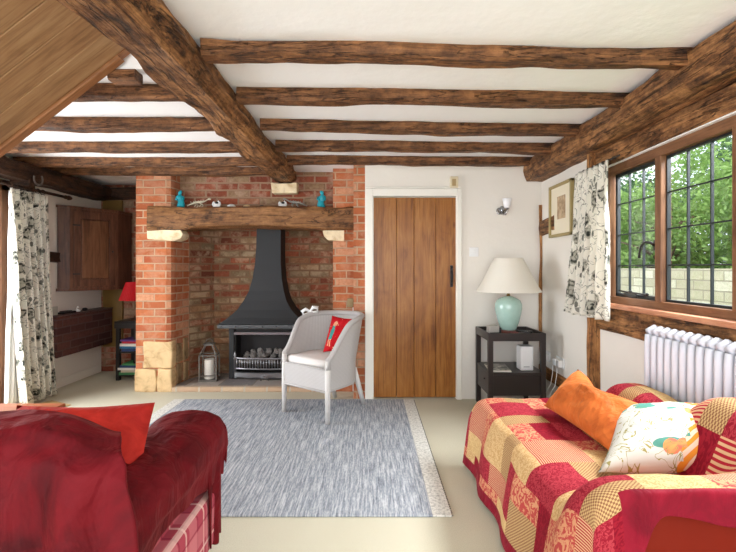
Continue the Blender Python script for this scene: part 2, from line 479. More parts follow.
# right wall with the window opening (Y 1.30-2.86, Z .99-1.92)
WY0, WY1, WZ0, WZ1 = 1.05, 2.93, .99, 1.915
b = B()
box(b, 1.61, 1.69, -2.2, WY0, 0, CZ); box(b, 1.61, 1.69, WY1, 4.3, 0, CZ)
box(b, 1.61, 1.69, WY0, WY1, 0, WZ0); box(b, 1.61, 1.69, WY0, WY1, WZ1, CZ)
struct(obj('wall_right', b, M_wall))
# door wall, with the opening for the door
b = B()
box(b, -.047, .02, 4.04, 4.3, 0, CZ); box(b, .82, 1.61, 4.04, 4.3, 0, CZ); box(b, .02, .82, 4.04, 4.3, 1.91, CZ)
struct(obj('wall_door', b, M_wall))
slab('wall_left', -3.4, -3.2, 3.84, 5.3, 0, CZ, M_wall)
slab('wall_left_near', -3.4, -3.2, -2.2, 1.9, 0, CZ, M_wall)
slab('wall_left_lintel', -3.4, -3.2, 1.9, 3.84, 2.0, CZ, M_wall)
slab('wall_alcove', -3.2, -2.33, 5.12, 5.3, 0, CZ, M_brick_old, True)
# chimney: piers, upper breast, fireplace back
b = B()
prism(b, [(-2.33, 4.28), (-2.03, 4.28), (-1.99, 4.30), (-1.975, 4.34), (-1.94, 4.60), (-1.78, 4.86), (-1.78, 5.12), (-2.33, 5.12)], 0, CZ)
ch = struct(obj('wall_chimney_left', b, M_brick, uv=True))
b = B(); box(b, -.368, -.155, 4.28, 5.12, 0, CZ); struct(obj('wall_chimney_right', b, M_brick, uv=True))
b = B(); box(b, -.155, -.047, 4.045, 5.12, 0, CZ); struct(obj('wall_brick_jamb', b, M_brick, uv=True))
b = B(); box(b, -1.975, -.368, 4.44, 4.86, 1.70, CZ); struct(obj('wall_chimney_breast', b, M_brick_old, uv=True))
b = B(); prism(b, [(-1.939, 4.602), (-1.76, 4.86), (-.368, 4.86), (-.368, 5.1), (-1.775, 5.1), (-1.775, 4.89)], 0, 1.70)
struct(obj('wall_fireplace', b, M_brick_in, uv=True))
# sandstone blocks in the foot of the left pier
def rock(name, x0, x1, y0, y1, z0, z1, m, parent, seed=0, amt=.012, n=6):
    b = B(); box(b, x0, x1, y0, y1, z0, z1, .012, 2)
    bmesh.ops.subdivide_edges(b, edges=[e for e in b.edges if e.calc_length() > .05], cuts=n, use_grid_fill=True)
    for v in b.verts:
        v.co += Vector((noise.noise(v.co * 9 + Vector((seed, 0, 0))), noise.noise(v.co * 9 + Vector((0, seed, 5))), noise.noise(v.co * 9 + Vector((3, 0, seed))))) * amt
    return obj(name, b, m, parent, smooth=True)
rock('stone_block', -2.255, -1.965, 4.262, 4.36, .235, .50, M_stone, ch, 1)
rock('stone_block', -2.335, -2.12, 4.262, 4.36, .0, .225, M_stone, ch, 2)
rock('stone_block', -2.115, -1.965, 4.262, 4.36, .0, .228, M_stone, ch, 3)
for i, (y0, y1, z0, z1) in enumerate([(4.37, 4.50, .045, .25), (4.50, 4.60, .045, .25), (4.37, 4.48, .26, .46), (4.485, 4.60, .26, .50)]):
    xa = -1.985 + (y0 - 4.30) * .14
    rock('stone_block', xa - .05, xa + .022, y0, y1, z0, z1, M_sooty_stone, ch, 5 + i, .008, 3)
# hearth
t_h = thing('hearth', 'grey slate hearth with brick front edge inside the fireplace opening', 'hearth', (-1.2, 4.4, 0))
b = B(); prism(b, [(-1.985, 4.33), (-.37, 4.33), (-.37, 4.855), (-1.77, 4.855), (-1.935, 4.60)], .0, .045)
o = obj('slate_slab', b, M_slate, t_h, loc=(1.2, -4.4, 0))
b = B(); box(b, -1.99, -.37, 4.262, 4.328, 0, .047, .006)
o = obj('brick_edge', b, brick('hearth_brick', srgb(186, 156, 130), srgb(206, 182, 154), srgb(206, 194, 174), [srgb(198, 168, 140)], None), t_h, uv=True, loc=(1.2, -4.4, 0))

# baseboards
b = B(); box(b, -3.2, -3.185, 3.86, 5.1, 0, .09, .004); struct(obj('baseboard_left', b, M_trimw))

# ------------------------------------------------------------------ door
d = thing('door_1', None, None, (.42, 4.05, 0)); struct(d)
for i in range(4):
    xs = [-.39, -.17, -.005, .20, .39]
    b = B(); box(b, xs[i] + .0015, xs[i + 1] - .0015, 0, .035, .012, 1.892, .003, 2)
    o = obj('plank', b, M_door, d); 
    m = M_door
b = B(); box(b, -.405, .405, .040, .06, .01, 1.90); obj('backing_board', b, M_door, d)
h = B(); box(h, .335, .36, -.006, 0, 1.05, 1.25, .004)
lathe(h, [(0, 0), (.016, .001), (.016, .004), (0, .006)], 16, (.3475, -.006, 1.25)); hh = obj('door_latch', h, M_black, d, smooth=False)
b = B(); tube(b, [(.3475, -.006, 1.215), (.3475, -.035, 1.20), (.3475, -.042, 1.15), (.3475, -.035, 1.10), (.3475, -.006, 1.085)], [.006, .007, .009, .007, .006]); obj('door_handle', b, M_black, hh, smooth=True)
b = B(); blob(b, (.3475, -.012, 1.235), (.012, .010, .012)); blob(b, (.3475, -.008, 1.07), (.014, .006, .014)); obj('thumb_press', b, M_black, hh, smooth=True)
b = B()
box(b, -.045, .028, 4.015, 4.045, 0, 1.975, .004); box(b, .812, .858, 4.015, 4.045, 0, 1.975, .004); box(b, .028, .812, 4.015, 4.045, 1.903, 1.975, .004)
box(b, .022, .034, 4.03, 4.10, 0, 1.90); box(b, .807, .82, 4.03, 4.10, 0, 1.90)
struct(obj('trim_1', b, M_trimw))
b = B(); box(b, -.046, .855, 4.022, 4.041, 1.978, 1.992, .003); struct(obj('trim_2', b, M_trimw))

# ------------------------------------------------------------------ beams
def timber(name, p0, p1, w, h, mat, label, cat='beam', seed=0, rough=.012, bev=.02, roll=0, taper=(1, 1), n=40, group=None, ring=None):
    """hewn timber whose local x axis is its length"""
    p0, p1 = Vector(p0), Vector(p1); L = (p1 - p0).length
    ring = ring or [(-.5, -.5), (-.25, -.52), (0, -.5), (.25, -.52), (.5, -.5), (.52, 0), (.5, .5), (0, .5), (-.5, .5), (-.52, 0)]
    if bev:
        rr = []
        k = bev / max(w, 1e-3); k2 = bev / max(h, 1e-3)
        rr = [(-.5 + k, -.5), (0, -.5), (.5 - k, -.5), (.5, -.5 + k2), (.5, 0), (.5, .5 - k2), (.5 - k, .5), (0, .5), (-.5 + k, .5), (-.5, .5 - k2), (-.5, 0), (-.5, -.5 + k2)]
        ring = rr
    b = B(); secs = []
    for i in range(n + 1):
        f = i / n; s = taper[0] + (taper[1] - taper[0]) * f; pts = []
        wob = noise.noise(Vector((f * L * 1.1, seed * 3.3, 0))) * rough * 1.2
        wobz = noise.noise(Vector((f * L * 1.1, seed * 3.3, 9))) * rough
        for k, (a, c) in enumerate(ring):
            q = Vector((f * L * 2.6, a * 3 + seed, c * 3))
            dd = noise.noise(q) * rough + noise.noise(q * 3.1) * rough * .45
            y = a * w * s + wob + dd * (1 if a > 0 else -1) * (abs(a) > .2)
            z = c * h * s + wobz + dd * (1 if c > 0 else -1) * (abs(c) > .2)
            pts.append((f * L, y, z))
        secs.append(pts)
    loft(b, secs)
    o = obj(name, b, mat, smooth=True)
    q = (p1 - p0).to_track_quat('X', 'Z'); o.rotation_mode = 'QUATERNION'
    from mathutils import Quaternion
    o.rotation_quaternion = q @ Quaternion((1, 0, 0), roll); o.location = p0
    try:
        for pl in o.data.polygons: pl.use_smooth = True
        o.data.set_sharp_from_angle(angle=math.radians(38))
    except Exception: pass
    tag(o, label, cat, group); return o

BZ = CZ
timber('ceiling_beam', (-.905, .2, 2.165), (-.86, 4.44, 2.165), .25, .165, M_beam, 'massive rough hewn oak ceiling beam running from the camera to the fireplace', seed=1, rough=.028, bev=.05, n=90)
# joists between the two long beams
ord_ = ['nearest', 'second', 'third', 'fourth', 'fifth']
jy = [(1.84, 1.935), (2.33, 2.42), (2.84, 2.95), (3.30, 3.40), (3.76, 3.83)]
for i, (ya, yb) in enumerate(jy):
    timber('ceiling_joist', (-.73, ya + .045, 2.187), (1.50, yb + .045, 2.187), .085, .076, M_joist,
           'oak ceiling joist right of the massive beam, %s from the camera' % ['nearest one', 'second one', 'middle one', 'fourth one', 'last and farthest one'][i],
           seed=10 + i, rough=.010, bev=.012, group='joists right of the main beam', n=50)
jl = [1.84, 2.30, 2.80, 3.36, 3.83, 4.20]
for i, ya in enumerate(jl[1:]):
    timber('ceiling_joist', (-3.18, ya + .04, 2.186), (-.97, ya + .045, 2.186), .08, .085, M_joist,
           'oak ceiling joist left of the massive beam, %s' % ['nearest one, beside the stair', 'second from the stair', 'middle one of that side', 'fourth from the stair', 'farthest one, against the chimney'][i],
           seed=20 + i, rough=.010, bev=.012, group='joists left of the main beam', n=50)
# beam along the top of the window wall
b_r = timber('wall_beam', (1.555, .2, 2.13), (1.555, 4.03, 2.13), .25, .19, M_beam, 'long dark hewn beam under the ceiling along the window wall', seed=31, rough=.016, bev=.035, n=90)
timber('window_lintel', (1.60, .2, 1.975), (1.60, 3.10, 1.975), .05, .125, M_beam, 'flat oak lintel directly above the leaded window', seed=33, rough=.006, bev=.008)
timber('wall_post', (1.60, 3.03, 0), (1.60, 3.03, 2.05), .125, .05, M_post, 'upright oak post in the wall between curtain and radiator', 'timber post', seed=34, rough=.008, bev=.008, roll=PI/2)
timber('window_rail', (1.602, .2, .885), (1.602, 3.0, .885), .05, .165, M_beam, 'broad oak rail in the wall beneath the window sill', 'timber rail', seed=35, rough=.008, bev=.008)
timber('wall_rail', (1.602, 2.98, .275), (1.602, 4.02, .285), .04, .10, M_post, 'low oak rail in the right wall behind side table and sofa', 'timber rail', seed=36, rough=.008, bev=.008)
timber('corner_post', (1.598, 4.025, .0), (1.598, 4.025, 1.82), .02, .024, M_post, 'thin crooked oak strip in the corner behind the lamp', 'timber post', seed=37, rough=.012, bev=.008)
timber('wall_stub', (1.603, 3.70, 1.61), (1.603, 4.02, 1.60), .035, .135, M_beam, 'short oak stub between the room corner and the picture', 'timber rail', seed=38, rough=.010, bev=.010)
# left wall
timber('wall_beam', (-3.10, .4, 2.09), (-3.10, 5.0, 2.09), .20, .15, M_beamdark, 'almost black beam along the top of the left wall above the curtain', seed=41, rough=.016, bev=.03, n=70)
timber('wall_beam', (-3.18, 5.05, 2.10), (-2.34, 5.05, 2.10), .10, .13, M_beamdark, 'short dark beam over the corner cupboard beside the chimney', seed=42, rough=.010, bev=.02)
timber('wall_stub', (-3.182, 3.90, 1.35), (-3.182, 4.42, 1.34), .035, .105, M_beamdark, 'dark timber rail stub between left curtain and corner cupboard', 'timber rail', seed=43, rough=.010, bev=.010)
timber('corner_board', (-3.05, 5.105, .3), (-3.05, 5.105, 2.03), .03, .23, plain('olive_board', srgb(118, 88, 34), .6, var=.2), 'olive brown board on the alcove wall behind the corner cupboard', 'board', seed=44, rough=.003, bev=.004)
timber('mantel_beam', (-2.19, 4.33, 1.722), (-.158, 4.33, 1.722), .22, .232, M_mantel, 'heavy oak mantel beam over the fireplace opening', 'mantel', seed=51, rough=.014, bev=.02, n=70)
# carve the mantel's shallow arch
mo = bpy.data.objects['mantel_beam']
for v in mo.data.vertices:
    if v.co.z < 0:
        f = v.co.x / 2.032; v.co.z += .03 * (math.sin(PI * f) ** .5 if 0 < f < 1 else 0) * (smoothstep(.16, .24, f) * (1 - smoothstep(.8, .9, f)))

def corbel(name, label, prof, x0, x1, y0, y1, seed):
    """prof is an x-z outline"""
    b = B(); loft(b, [[(x, y0, z) for x, z in prof], [(x, (y0 + y1) / 2, z) for x, z in prof], [(x, y1, z) for x, z in prof]])
    bmesh.ops.bevel(b, geom=[e for e in b.edges if e.calc_length() > .01], offset=.005, segments=2, affect='EDGES')
    for v in b.verts: v.co += noise.noise_vector(v.co * 14 + Vector((seed, 0, 0))) * .006
    o = obj(name, b, M_pale_stone, smooth=False); tag(o, label, 'corbel')
corbel('corbel_stone', 'pale stone corbel under the left end of the mantel', [(-2.20, 1.515), (-1.94, 1.50), (-1.865, 1.52), (-1.845, 1.56), (-1.87, 1.605), (-2.20, 1.605)], 0, 0, 4.235, 4.40, 1)
corbel('corbel_stone', 'pale stone corbel under the right end of the mantel', [(-.42, 1.505), (-.255, 1.495), (-.255, 1.60), (-.47, 1.60), (-.455, 1.545)], 0, 0, 4.235, 4.40, 2)
corbel('corbel_stone', 'small pale stone block supporting the end of the massive ceiling beam', [(-.985, 1.985), (-.74, 1.99), (-.735, 2.09), (-.80, 2.075), (-.93, 2.075), (-1.0, 2.095)], 0, 0, 4.33, 4.445, 3)

# ------------------------------------------------------------------ staircase soffit
st = thing('staircase', 'underside of a boarded wooden staircase at the upper left', 'stairs', (-1.27, 2.1, 2.215))
ang = math.atan(.773)
def stair_part(name, bm, mat):
    o = obj(name, bm, mat, st); o.rotation_euler = (0, PI + 0, 0); return o
L = 2.45
nb = 7; Y0 = -1.05; wdt = (1.02) / nb
for i in range(nb):
    b = B(); box(b, -L, .44, Y0 + i * wdt + .0015, Y0 + (i + 1) * wdt - .0015, 0, .02, .003, 1)
    o = obj('soffit_board', b, M_soffit, st); o.rotation_euler = (0, -ang, 0)
    o['label'] = 'pine board of the stair underside'
for nm, ya, yb in (('stair_string', -.03, .02), ('stair_string', -1.09, -1.052)):
    b = B(); box(b, -L, .07, ya, yb, -.015, .16, .006, 2); box(b, .0, .46, ya + .004, yb - .004, -.0, .30)
    o = obj(nm, b, M_string, st); o.rotation_euler = (0, -ang, 0)
o = timber('trimmer_block', (-1.30, 2.165, 2.19), (-1.165, 2.165, 2.19), .08, .055, M_joist, 'stubby wood block between staircase top and massive beam', seed=60, rough=.003, bev=.008)

# ------------------------------------------------------------------ window (right)
w = thing('window_1', None, None, (1.66, 2.0, WZ0)); struct(w)
def wpart(name, m, boxes, parent=w, bev=.004, rotx=None):
    b = B()
    for q in boxes: box(b, q[0] - 1.66, q[1] - 1.66, q[2] - 2.0, q[3] - 2.0, q[4] - WZ0, q[5] - WZ0, bev, 2)
    return obj(name, b, m, parent)
M_winv = wood('window_oak_upright', srgb(80, 50, 34), srgb(122, 84, 58), srgb(146, 106, 76), 'z', 1.2, .42, .12, contrast=.8)
M_winy = wood('window_oak_length', srgb(80, 50, 34), srgb(122, 84, 58), srgb(146, 106, 76), 'y', 1.2, .42, .12, contrast=.8)
M_silly = wood('sill_oak_length', srgb(140, 86, 60), srgb(190, 130, 98), srgb(210, 156, 122), 'y', 1.2, .35, .08, contrast=.8)
wpart('window_frame', M_winy, [(1.612, 1.672, WY0, WY1, 1.852, WZ1), (1.612, 1.672, WY0, WY1, WZ0 + .005, 1.042)])
for ya, yb in ((2.888, WY1), (2.378, 2.43), (1.86, 1.912), (WY0, 1.10)): wpart('mullion', M_winv, [(1.608, 1.668, ya, yb, 1.038, 1.856)])
wpart('window_sill', M_silly, [(1.555, 1.66, .98, 2.97, .968, .998)], bev=.008)
wpart('window_bead', M_white, [(1.585, 1.61, WY0, 2.95, 1.905, 1.912)], bev=.001)
# leaded panes
def lights(y0, y1, z0, z1, nx, nz, frame=0, col=M_lead):
    g = wpart('pane', M_glass, [(1.648, 1.651, y0, y1, z0, z1)], bev=0)
    bx = []
    for i in range(1, nx): y = y0 + (y1 - y0) * i / nx; bx.append((1.642, 1.657, y - .0035, y + .0035, z0, z1))
    for k in range(1, nz): z = z0 + (z1 - z0) * k / nz; bx.append((1.643, 1.656, y0, y1, z - .0035, z + .0035))
    fr = .012 if not frame else frame
    bx += [(1.638, 1.66, y0, y0 + fr, z0, z1), (1.638, 1.66, y1 - fr, y1, z0, z1), (1.638, 1.66, y0, y1, z0, z0 + fr), (1.638, 1.66, y0, y1, z1 - fr, z1)]
    return wpart('glazing_bars', M_lead, bx, bev=.001)
cs = lights(2.450, 2.868, 1.044, 1.850, 3, 4, .022)
lights(1.918, 2.382, 1.044, 1.850, 3, 4)
lights(1.102, 1.860, 1.044, 1.850, 5, 4)
b = B(); tube(b, [(-.03, .455, .365), (-.055, .46, .385), (-.06, .50, .39), (-.058, .54, .37), (-.056, .56, .33), (-.056, .562, .30)], [.008, .009, .008, .007, .006, .008], 8); box(b, -.034, -.02, .44, .47, .34, .40, .003)
obj('window_handle', b, M_black, cs, smooth=True)
b = B(); tube(b, [(-.05, .78, .095), (-.052, .70, .09), (-.05, .60, .088), (-.05, .50, .082)], .005, 8); blob(b, (-.05, .50, .085), (.01, .012, .01)); blob(b, (-.05, .66, .092), (.008, .02, .012)); box(b, -.055, -.045, .60, .72, .062, .085, .002); obj('window_stay', b, M_black, cs, smooth=True)

# curtains ---------------------------------------------------------------
def curtain(name, label, wall_x, sgn, y_top, y_bot, z0, z1, mat, pleats, amp, seed, flat=None, pw=1.5):
    """hangs along a wall parallel to Y; ys run from the near to the far edge"""
    o0 = thing(name, label, 'curtain', (wall_x, (y_top[0] + y_top[1]) / 2, z0))
    def f(u, v):
        yt = y_top[0] + (y_top[1] - y_top[0]) * u; yb = y_bot[0] + (y_bot[1] - y_bot[0]) * u
        k = (1 - v) ** pw; y = yt * (1 - k) + yb * k
        a = amp * (.55 + .45 * smoothstep(1, .75, v)) * (1 + .35 * (1 - v))
        ph = 2 * PI * pleats * u + .9 * noise.noise(Vector((u * 4, v * 1.3, seed)))
        d = a * math.sin(ph) + .012 * noise.noise(Vector((u * 9, v * 3, seed + 4)))
        if v > .93: d += .006 * math.sin(2 * PI * pleats * 3 * u)
        y += .012 * math.cos(ph * 1.0) + .01 * noise.noise(Vector((u * 5, v * 2, seed + 9))) * (1 - v)
        z = z0 + (z1 - z0) * v + (.012 * noise.noise(Vector((u * 6, 0, seed))) if v < .03 else 0) - (.02 * (1 - v) * abs(math.sin(PI * u)) * 0)
        return Vector((sgn * d, y - o0.location.y, z - z0)), (u * (abs(y_top[1] - y_top[0]) * 2.3), v * (z1 - z0))
    b = B(); sheet(b, f, pleats * 14, 50)
    c = obj('curtain_panel', b, mat, o0, smooth=True); solid(c, .004)
    return o0
curtain('curtain', 'short grey flowered curtain beside the leaded window', 1.50, -1, (2.70, 3.13), (2.68, 3.32), .895, 1.912, M_curt, 6, .022, 3)
rl = thing('curtain_rail', 'slim black rail holding the short curtain by the leaded window', 'curtain rail', (1.50, 2.9, 1.912))
b = B(); tube(b, [(0.02, -.28, .005), (0.02, .25, .005), (.09, .26, .005)], .006, 8); tube(b, [(0.02, .25, .005), (.105, .25, .01)], .005, 8)
obj('rail_rod', b, M_black, rl, smooth=True)
for k in range(8):
    b = B(); tube(b, [(.0 + .02 + .012 * math.cos(a), -.22 + k * .062, .002 + .012 * math.sin(a)) for a in [2 * PI * q / 12 for q in range(12)]], .002, 5, closed=True)
    obj('curtain_ring', b, M_black, rl, smooth=True)
lc = curtain('curtain', 'floor length cream curtain printed with grey flowers on the left', -3.02, 1, (3.60, 4.02), (3.72, 4.14), .03, 1.905, M_curt, 6, .035, 13)
curtain('curtain_lining', 'plain white lining hanging behind the floor length curtain', -3.11, 1, (3.70, 3.92), (3.66, 3.86), .06, 1.90, M_net, 5, .018, 23)
rl = thing('curtain_pole', 'dark wooden curtain pole with turned finial on the left wall', 'curtain pole', (-3.03, 3.9, 1.935))
b = B(); tube(b, [(0, -2.2, 0), (0, .36, 0)], .014, 12); obj('pole_rod', b, M_beamdark, rl, smooth=True)
b = B(); tube(b, [(0, .36, 0), (0, .38, 0), (0, .395, 0), (0, .42, 0), (0, .45, 0), (0, .465, 0), (0, .475, 0)], [.014, .02, .013, .024, .018, .010, .003], 12); obj('finial', b, M_beamdark, rl, smooth=True)
for k in range(7):
    b = B(); y = -.28 + k * .06
    tube(b, [(.021 * math.cos(a), y, -.004 + .021 * math.sin(a)) for a in [2 * PI * q / 14 for q in range(14)]], .004, 6, closed=True); obj('pole_ring', b, M_beamdark, rl, smooth=True)
b = B(); box(b, -.165, .01, -.09, -.02, -.02, .085, .004); obj('pole_bracket', b, M_beamdark, rl)
# horseshoe hook
hk = B(); c0 = Vector((-2.985, 3.87, 2.03))
tube(hk, [c0 + Vector((.0, -.05 * math.cos(a), -.055 * math.sin(a))) for a in [PI * q / 12 - .35 for q in range(0, 17)]], .007, 8)
o = obj('hanging_horseshoe', hk, plain('old_iron', srgb(120, 116, 112), .5, .6), smooth=True); tag(o, 'small iron horseshoe hung on the dark left beam', 'horseshoe')

# left garden door, mostly hidden by curtain and stair
d2 = thing('door_2', None, None, (-3.25, 2.87, 0)); struct(d2)
b = B(); box(b, -.03, .06, .85, .97, 0, 2.0, .004); box(b, -.03, .06, -.97, -.87, 0, 2.0, .004); box(b, -.03, .06, -.97, .97, 1.90, 2.0, .004); obj('door_frame', b, M_winv, d2)
b = B()
for a, c in ((-.87, 0), (0, .85)):
    box(b, -.02, .02, a, a + .09, .02, 1.9, .003); box(b, -.02, .02, c - .09, c, .02, 1.9, .003); box(b, -.02, .02, a + .09, c - .09, .02, .24, .003); box(b, -.02, .02, a + .09, c - .09, 1.81, 1.9, .003)
obj('door_leaf', b, M_cab, d2)
b = B(); box(b, -.003, .003, -.78, -.09, .24, 1.81); box(b, -.003, .003, .09, .76, .24, 1.81); obj('pane', b, M_glass, d2)

# ------------------------------------------------------------------ brick ledge on left wall
lg = thing('brick_shelf', 'dark stained brick ledge projecting from the left wall under the cupboard', 'ledge', (-3.12, 4.6, .35))
b = B(); box(b, -.08, .08, -.42, .48, 0, .40, .01, 2); obj('brick_front', b, M_brick_dark, lg, uv=True)
b = B(); box(b, -.08, .085, -.425, .485, .401, .415, .003, 2); obj('ledge_top', b, plain('ledge_paint', srgb(84, 62, 60), .5), lg)
b = B(); box(b, -3.115, -3.10, 4.20, 4.27, .765, .85, .002); box(b, -3.100, -3.098, 4.21, 4.26, .775, .84); o = obj('photo_block', b, plain('grey_card', srgb(176, 172, 160), .6)); tag(o, 'small grey upright block on the brick ledge by the curtain', 'block')
b = B(); box(b, -3.14, -3.07, 4.32, 4.50, .765, .785, .006, 2); box(b, -3.13, -3.08, 4.33, 4.45, .785, .795, .004, 2); o = obj('telephone', b, M_blackp); tag(o, 'flat black handset lying on the brick ledge', 'telephone')
b = B(); blob(b, (0, 0, .012), (.03, .03, .013)); tube(b, [(0, 0, .02), (-.01, .0, .04), (0, 0, .055), (.015, 0, .05)], .006, 8); o = obj('ornament', b, M_white, smooth=True, loc=(-3.10, 4.50, .765)); o.location = (-3.10, 4.56, .765); tag(o, 'little white ornament on the brick ledge under the cupboard', 'ornament')
b = B(); blob(b, (0, 0, .018), (.028, .024, .018)); o = obj('mouse', b, M_blackp, smooth=True, loc=(-3.09, 4.66, .766)); tag(o, 'small rounded black object at the ledge end under the cupboard', 'gadget')

# corner cupboard --------------------------------------------------------
cc = thing('corner_cupboard', 'dark mahogany corner cupboard hung high left of the chimney', 'cupboard', (-3.0, 4.85, .99))
pl = [(-.185, -.47), (-.10, -.41), (.17, -.02), (.18, .235), (-.185, .235)]
def ins(p, k):
    c = Vector((-.02, 0)); return [tuple(c + (Vector(q) - c) * k) for q in p]
b = B(); prism(b, pl, .03, .86); obj('cupboard_body', b, M_cab, cc)
b = B(); prism(b, ins(pl, 1.03), .86, .885); obj('cornice', b, M_cab, cc)
b = B(); prism(b, ins(pl, 1.03), 0, .03); obj('plinth', b, M_cab, cc)
A0 = Vector((-.10, -.41, 0)); A1 = Vector((.17, -.02, 0)); dv = (A1 - A0).normalized(); Ld = (A1 - A0).length
Md = Matrix.Translation(A0) @ Matrix.Rotation(math.atan2(dv.y, dv.x), 4, 'Z')
def onface(bm, q, bev=.002): box(bm, q[0], q[1], q[2], q[3], q[4], q[5], bev, 2, Md)
b = B(); onface(b, (.035, .095, -.016, -.001, .05, .83)); onface(b, (Ld - .095, Ld - .035, -.016, -.001, .05, .83)); onface(b, (.095, Ld - .095, -.016, -.001, .05, .12)); onface(b, (.095, Ld - .095, -.016, -.001, .76, .83))
dr = obj('cupboard_door', b, M_cab, cc)
b = B(); onface(b, (.105, Ld - .105, -.010, -.002, .13, .75), .006); obj('door_panel', b, wood('cabinet_panel', srgb(70, 42, 26), srgb(108, 72, 50), srgb(128, 90, 64), 'z', 1.1, .35, .05, contrast=.8), dr)
b = B(); blob(b, Md @ Vector((Ld - .065, -.02, .42)), (.009, .009, .012)); obj('keyhole_knob', b, M_black, dr, smooth=True)
b = B(); onface(b, (.02, .09, -.019, -.016, .17, .185), 0); obj('hinge', b, M_black, dr); b = B(); onface(b, (.02, .09, -.019, -.016, .68, .695), 0); obj('hinge', b, M_black, dr)

# alcove table with books and red lamp
sh = thing('shelf_unit', 'narrow black open shelf unit in the alcove beside the chimney', 'shelf unit', (-2.56, 4.86, 0))
for x in (-.215, .0): 
    for y in (-.15, .15):
        b = B(); box(b, x - .02 + (.02 if x < -.1 else 0), x + .02 + (.02 if x < -.1 else 0), y - .02, y + .02, 0, .62, .003); obj('leg', b, M_black, sh)
b = B(); box(b, -.225, .19, -.18, .18, .62, .65, .004); box(b, -.225, .19, -.18, -.165, .57, .62, .002); obj('shelf_top', b, M_black, sh)
for z in (.30, .045):
    b = B(); box(b, -.20, .18, -.165, .165, z, z + .018, .003); obj('shelf', b, M_black, sh)
bookc = [srgb(40, 110, 150), srgb(190, 40, 60), srgb(60, 130, 80), srgb(232, 228, 220), srgb(34, 60, 110), srgb(100, 60, 130), srgb(200, 190, 170)]
def book(x, y, z, wx, wy, h, ci, rz, lab, grp):
    t = thing('book', lab, 'book', (x, y, z), rz, grp)
    b = B(); box(b, -wx / 2, wx / 2, -wy / 2, wy / 2, 0, .004); box(b, -wx / 2, wx / 2, -wy / 2, wy / 2, h - .004, h); box(b, -wx / 2, wx / 2, -wy / 2, -wy / 2 + .004, .003, h - .003)
    box(b, -wx * .32, wx * .30, -wy / 2 - .001, -wy / 2, h * .3, h * .7)
    obj('cover', b, [plain('book_cloth', bookc[ci % 7], .6)], t)
    b = B(); box(b, -wx / 2 + .005, wx / 2 - .004, -wy / 2 + .005, wy / 2 - .005, .0045, h - .0045); obj('pages', b, M_paper, t)
zz = .3205
cn = ['blue', 'red', 'green', 'white', 'navy', 'purple', 'beige']
for i, (h, ci) in enumerate([(.028, 4), (.024, 0), (.03, 3), (.022, 1), (.02, 5)]):
    book(-2.60 + R.uniform(-.01, .03), 4.78, zz, R.uniform(.22, .27), .18, h, ci, R.uniform(-.05, .05), '%s book lying in the pile on the upper alcove shelf, %s' % (cn[ci], ['bottom', 'second up', 'middle', 'second from top', 'topmost'][i]), 'books on the upper alcove shelf'); zz += h + .001
zz = .0655
for i, (h, ci) in enumerate([(.026, 2), (.022, 6), (.026, 3), (.024, 4), (.02, 2)]):
    book(-2.60 + R.uniform(-.01, .03), 4.78, zz, R.uniform(.24, .29), .19, h, ci, R.uniform(-.06, .06), '%s book in the pile on the lowest alcove shelf, %s' % (cn[ci], ['bottom', 'second up', 'middle', 'second from top', 'topmost'][i]), 'books on the lower alcove shelf'); zz += h + .001
rlamp = thing('table_lamp', 'small lamp with pleated red shade on the alcove shelf unit', 'lamp', (-2.63, 4.84, .652))
b = B(); lathe(b, [(.0, 0), (.055, 0), (.055, .012), (.02, .02), (.014, .05), (.014, .10), (.014, .22), (.01, .25), (0, .25)], 20); obj('lamp_base', b, glassmat('lamp_glass', (.9, .9, .9, 1)), rlamp, smooth=True)
b = B(); tube(b, [(0, 0, .25), (0, 0, .40)], .005, 8); obj('lamp_stem', b, M_chrome, rlamp)
b = B(); n = 96; s0 = []; s1 = []
for k in range(n):
    a = 2 * PI * k / n; rr = 1 + .02 * (k % 2 * 2 - 1); s0.append((.17 * rr * math.cos(a), .17 * rr * math.sin(a), .22)); s1.append((.10 * rr * math.cos(a), .10 * rr * math.sin(a), .42))
loft(b, [s0, s1], cap=False); o = obj('lamp_shade', b, plain('red_pleated_silk', srgb(200, 16, 30), .7), rlamp); solid(o, .002)

# ------------------------------------------------------------------ stove
sv = thing('fireplace_stove', 'black metal gas fire with tall flared canopy in the brick fireplace', 'fireplace', (-1.11, 4.62, .045))
OX, OY, OZ = -1.11, 4.62, .045
def rect(hw, y0, y1, z, cx=-1.11, ox=0): return [(cx - hw - OX + ox, y0 - OY, z - OZ), (cx + hw - OX + ox, y0 - OY, z - OZ), (cx + hw - OX + ox, y1 - OY, z - OZ), (cx - hw - OX + ox, y1 - OY, z - OZ)]
b = B(); loft(b, [rect(.455, 4.44, 4.84, .65), rect(.37, 4.475, 4.84, .71), rect(.285, 4.51, 4.84, .79), rect(.225, 4.54, 4.84, .885), rect(.185, 4.56, 4.84, .985, ox=.01), rect(.155, 4.575, 4.84, 1.12, ox=.015), rect(.138, 4.585, 4.84, 1.27, ox=.02), rect(.130, 4.59, 4.84, 1.45, ox=.025), rect(.128, 4.59, 4.84, 1.698, ox=.03)])
cano = obj('canopy', b, M_iron, sv); 
b = B(); box(b, -.465, .465, -.19, .22, .56, .60, .004); lp = obj('canopy_rim', b, M_ironedge, sv)
for k in range(7):
    b = B(); blob(b, (-.42 + k * .14, -.192, .58), (.010, .006, .010), 1); obj('rivet', b, M_ironedge, lp, smooth=True)
b = B(); box(b, -.40, -.345, -.02, .22, 0, .56, .004); obj('stove_side', b, M_iron, sv); b = B(); box(b, .345, .40, -.02, .22, 0, .56, .004); obj('stove_side', b, M_iron, sv)
